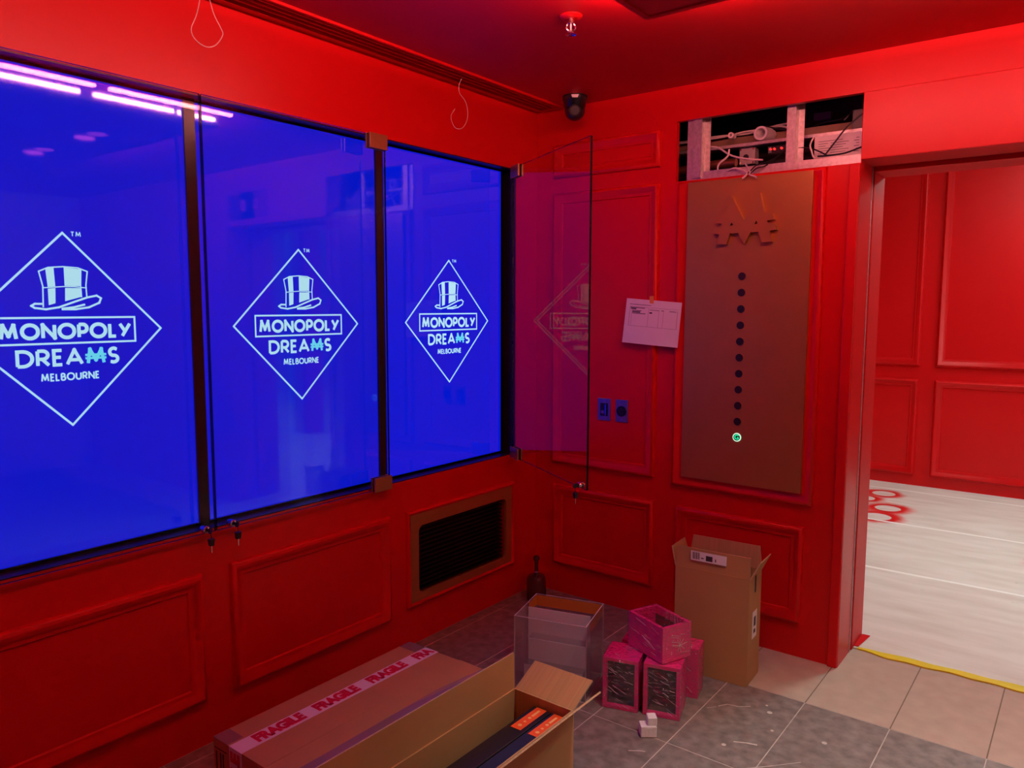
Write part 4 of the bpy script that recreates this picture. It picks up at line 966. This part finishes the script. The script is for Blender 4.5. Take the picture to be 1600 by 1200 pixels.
def pink_box(lab, loc, rz, W, D, H, open_face):
    p = thing('pink_box', lab, 'box', loc, rz, 'film wrapped pink boxes in the pile', world=False)
    t = 0.014; hx_, hy_ = W / 2, D / 2
    b = MB()
    z0 = 0.001
    if open_face == 'front':
        b.box(-hx_, -hy_, z0, hx_, hy_, t); b.box(-hx_, -hy_, H - t, hx_, hy_, H); b.box(-hx_, -hy_, t, -hx_ + t, hy_, H - t); b.box(hx_ - t, -hy_, t, hx_, hy_, H - t); b.box(-hx_ + t, hy_ - t, t, hx_ - t, hy_, H - t)
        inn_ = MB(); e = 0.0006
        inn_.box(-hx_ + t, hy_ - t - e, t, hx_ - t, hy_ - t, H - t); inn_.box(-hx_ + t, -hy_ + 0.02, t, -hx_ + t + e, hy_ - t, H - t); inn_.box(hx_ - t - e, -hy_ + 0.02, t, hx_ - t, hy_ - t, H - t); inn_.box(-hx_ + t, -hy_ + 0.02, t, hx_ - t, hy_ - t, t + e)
    elif open_face == 'top':
        b.box(-hx_, -hy_, z0, hx_, hy_, t); b.box(-hx_, -hy_, t, hx_, -hy_ + t, H); b.box(-hx_, hy_ - t, t, hx_, hy_, H); b.box(-hx_, -hy_ + t, t, -hx_ + t, hy_ - t, H); b.box(hx_ - t, -hy_ + t, t, hx_, hy_ - t, H)
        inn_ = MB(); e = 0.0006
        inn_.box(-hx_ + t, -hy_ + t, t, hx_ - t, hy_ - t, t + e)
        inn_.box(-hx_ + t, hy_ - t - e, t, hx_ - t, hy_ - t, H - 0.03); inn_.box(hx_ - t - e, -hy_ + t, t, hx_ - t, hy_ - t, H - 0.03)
    else:
        b.box(-hx_, -hy_, z0, hx_, hy_, H); inn_ = None
    part(b, 'box_shell', 'pink', p, bevel=0.0008, segs=1)
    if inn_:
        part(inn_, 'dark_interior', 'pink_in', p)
    cr = MB(); rnd = random.Random(int(W * 1e4 + loc[0] * 1e3))  # thin pale film ridges, put in to stand for glints
    def glint_crease(f, n_):
        for _ in range(n_):
            a0, b0 = rnd.uniform(-0.9, 0.5), rnd.uniform(-0.85, 0.9); ln_ = rnd.uniform(0.15, 0.65); sl = rnd.uniform(-0.55, -0.15)
            pts = [f(a0 + ln_ * k_ / 4, b0 + sl * ln_ * k_ / 4 + rnd.uniform(-0.015, 0.015)) for k_ in range(5)]
            cr.tube(pts, rnd.uniform(0.00035, 0.0008), 5, smooth=2)
    glint_crease(lambda u_, v_: (u_ * hx_ * 0.98, -hy_ - 0.0028, H * 0.5 + v_ * H * 0.47), 16 if open_face == 'front' else 8)
    glint_crease(lambda u_, v_: (hx_ + 0.0028, u_ * hy_ * 0.98, H * 0.5 + v_ * H * 0.47), 7)
    if open_face != 'top':
        glint_crease(lambda u_, v_: (u_ * hx_ * 0.9, v_ * hy_ * 0.9, H + 0.003), 5)
    else:       # gathered knot of film on the right-hand face, crumpled film over the rim
        for k_ in range(9):
            a_ = 2 * math.pi * k_ / 9 + rnd.uniform(-0.2, 0.2); r_ = rnd.uniform(0.012, 0.040)
            cr.tube([(hx_ + 0.004, 0.012, H * 0.42), (hx_ + 0.0032, 0.012 + 0.5 * r_ * math.cos(a_), H * 0.42 + 0.5 * r_ * math.sin(a_)), (hx_ + 0.0026, 0.012 + r_ * math.cos(a_), H * 0.42 + r_ * math.sin(a_))], 0.0007, 5, smooth=2)
        for k_ in range(14):
            x_ = rnd.uniform(-hx_ * 0.2, hx_ * 0.8); y_ = hy_ - t - 0.002
            cr.tube([(x_, y_, H), (x_ + rnd.uniform(-0.006, 0.006), y_ - 0.001, H - 0.012), (x_ + rnd.uniform(-0.01, 0.01), y_ - 0.001, H - rnd.uniform(0.02, 0.04))], 0.0007, 5, smooth=2)
    fc = part(cr, 'film_glint_creases', 'glint_crease', p, smooth=True); fc['kind'] = 'stuff'
    part(wrinkled_box(hx_ + 0.0006, hy_ + 0.0006, 0.0015, H + 0.0006, 0.0022), 'stretch_film', 'film', p)
    return p
def cloc(p_, rz, W, D):      # centre from the front-right base corner
    c_, s_ = math.cos(rz), math.sin(rz); return (p_[0] + (-W / 2) * c_ - (D / 2) * s_, p_[1] + (-W / 2) * s_ + (D / 2) * c_, 0.0)
W_, D_, H_ = 0.138, 0.145, 0.205
rA = math.radians(16)
pink_box('front left pink box with dark open front, standing beside the acrylic case', cloc((1.1075, -0.8625), rA, W_, D_), rA, W_, D_, H_, 'front')
rB = math.radians(15.5)
pink_box('front right pink box with dark open front, behind the white foam piece', cloc((1.258, -0.817), rB, W_, D_), rB, W_, D_, H_, 'front')
rC = math.radians(-22.5)
pc = pink_box('pink box with open top, lying on the other pink boxes', (1.124, -0.728, 0.2085), rC, 0.203, 0.141, 0.139, 'top')
rD = math.radians(12)
pink_box('tall pink box at the right of the pile, next to the tall carton', cloc((1.243, -0.622), rD, 0.11, 0.10), rD, 0.11, 0.10, 0.2085 if False else 0.204, 'none')
pink_box('pink box half hidden at the back left of the pile', (1.000, -0.640, 0), math.radians(14), 0.12, 0.14, 0.204, 'none')

# ---- white foam offcut
fo = MB()
fo.box(-0.030, -0.022, 0.001, 0.028, 0.024, 0.042); fo.box(-0.004, -0.016, 0.042, 0.030, 0.024, 0.072)
o = fo.build('foam_offcut', 'foam', bevel=0.003); o.location = (1.207, -0.968, 0); o.rotation_euler = (0, 0, math.radians(38))
tag(o, 'small stepped white foam offcut on the grey tiles', 'foam')

# ---- dark jug in the corner
bt = thing('glass_jug', 'dark glossy jug with a slim neck standing in the room corner', 'jug', (0.135, -0.175, 0))
part(MB().lathe([(0.040, 0.001), (0.050, 0.006), (0.053, 0.03), (0.052, 0.09), (0.049, 0.122), (0.042, 0.134), (0.020, 0.139), (0.013, 0.143)], (0.135, -0.175, 0), 28), 'body', 'bottle', bt, smooth=True)
part(MB().lathe([(0.011, 0.143), (0.010, 0.19), (0.011, 0.215)], (0.135, -0.175, 0), 18), 'neck', 'bottle', bt, smooth=True)
part(MB().lathe([(0.009, 0.214), (0.016, 0.217), (0.017, 0.232), (0.012, 0.240), (0.002, 0.241)], (0.135, -0.175, 0), 18), 'stopper', 'bottle', bt, smooth=True)
part(MB().lathe([(0.0115, 0), (0.0135, 0.002), (0.0135, 0.007), (0.0115, 0.009)], (0.135, -0.175, 0.150), 18), 'collar', 'chrome', bt, smooth=True)

# ---- yellow tape at the threshold, red scrap, scuffs
vs = []; n = 34; mb = MB()
for i in range(n + 1):
    t = i / n; x_ = 1.632 + t * 1.15
    e1 = 0.005 * math.sin(i * 1.3) + 0.004 * math.sin(i * 0.5 + 2); e2 = 0.004 * math.sin(i * 1.1 + 1)
    wd = 0.024 * min(1, 0.35 + t * 6)
    ya = 0.246 + 0.028 * t
    vs += [(x_, ya - wd + e1, 0.0062), (x_, ya + wd + e2, 0.0062), (x_, ya - wd + e1, 0.0002), (x_, ya + wd + e2, 0.0045)]
fs = []
for i in range(n):
    k = 4 * i
    fs += [(k, k + 4, k + 5, k + 1), (k + 2, k + 6, k + 4, k), (k + 1, k + 5, k + 7, k + 3)]
tag(mb.add(vs, fs).build('floor_tape', 'yellow', loc=(2.2, 0.26, 0)), 'yellow tape strip stuck across the doorway threshold', 'tape')
mb = MB().add([(1.6150, 0.406, 0.0065), (1.648, 0.416, 0.0065), (1.632, 0.262, 0.0065), (1.6150, 0.262, 0.0065), (1.6150, 0.406, 0.012), (1.648, 0.416, 0.0085), (1.632, 0.262, 0.0085), (1.6150, 0.262, 0.010)], [(0, 3, 2, 1), (4, 5, 6, 7), (0, 1, 5, 4), (1, 2, 6, 5), (2, 3, 7, 6), (3, 0, 4, 7)])
tag(mb.build('red_scrap', 'red', loc=(1.635, 0.33, 0.006)), 'small red painted scrap on the floor at the door jamb', 'scrap')
def scuff(pts, wd):
    m_ = MB()
    for i in range(len(pts) - 1):
        a_, b_ = Vector(pts[i]), Vector(pts[i + 1]); d_ = (b_ - a_).normalized(); n_ = Vector((-d_.y, d_.x)) * wd * random.uniform(0.5, 1.1)
        m_.add([(*(a_ - n_), 0.0006), (*(a_ + n_), 0.0006), (*(b_ + n_), 0.0006), (*(b_ - n_), 0.0006)], [(0, 1, 2, 3)])
    return part(m_, 'scuff_mark', 'scuff', floor)
scuff([(1.330, -0.62), (1.352, -0.585), (1.395, -0.575), (1.430, -0.545)], 0.003)
scuff([(1.30, -0.66), (1.325, -0.63)], 0.003)
scuff([(1.470, -0.82), (1.510, -0.80), (1.545, -0.79)], 0.004)
scuff([(1.20, -1.10), (1.235, -1.075), (1.25, -1.07)], 0.003)
scuff([(1.56, -0.955), (1.63, -0.88), (1.70, -0.80)], 0.0022)
for (x_, y_, r) in ((1.505, -0.545, 0.010), (1.555, -0.665, 0.006), (1.73, -0.63, 0.009), (1.45, -0.86, 0.008), (1.478, -0.50, 0.005)):
    part(MB().cyl((x_, y_, 0.0003), (x_, y_, 0.0007), r, n=12), 'plaster_spot', 'scuff', floor)
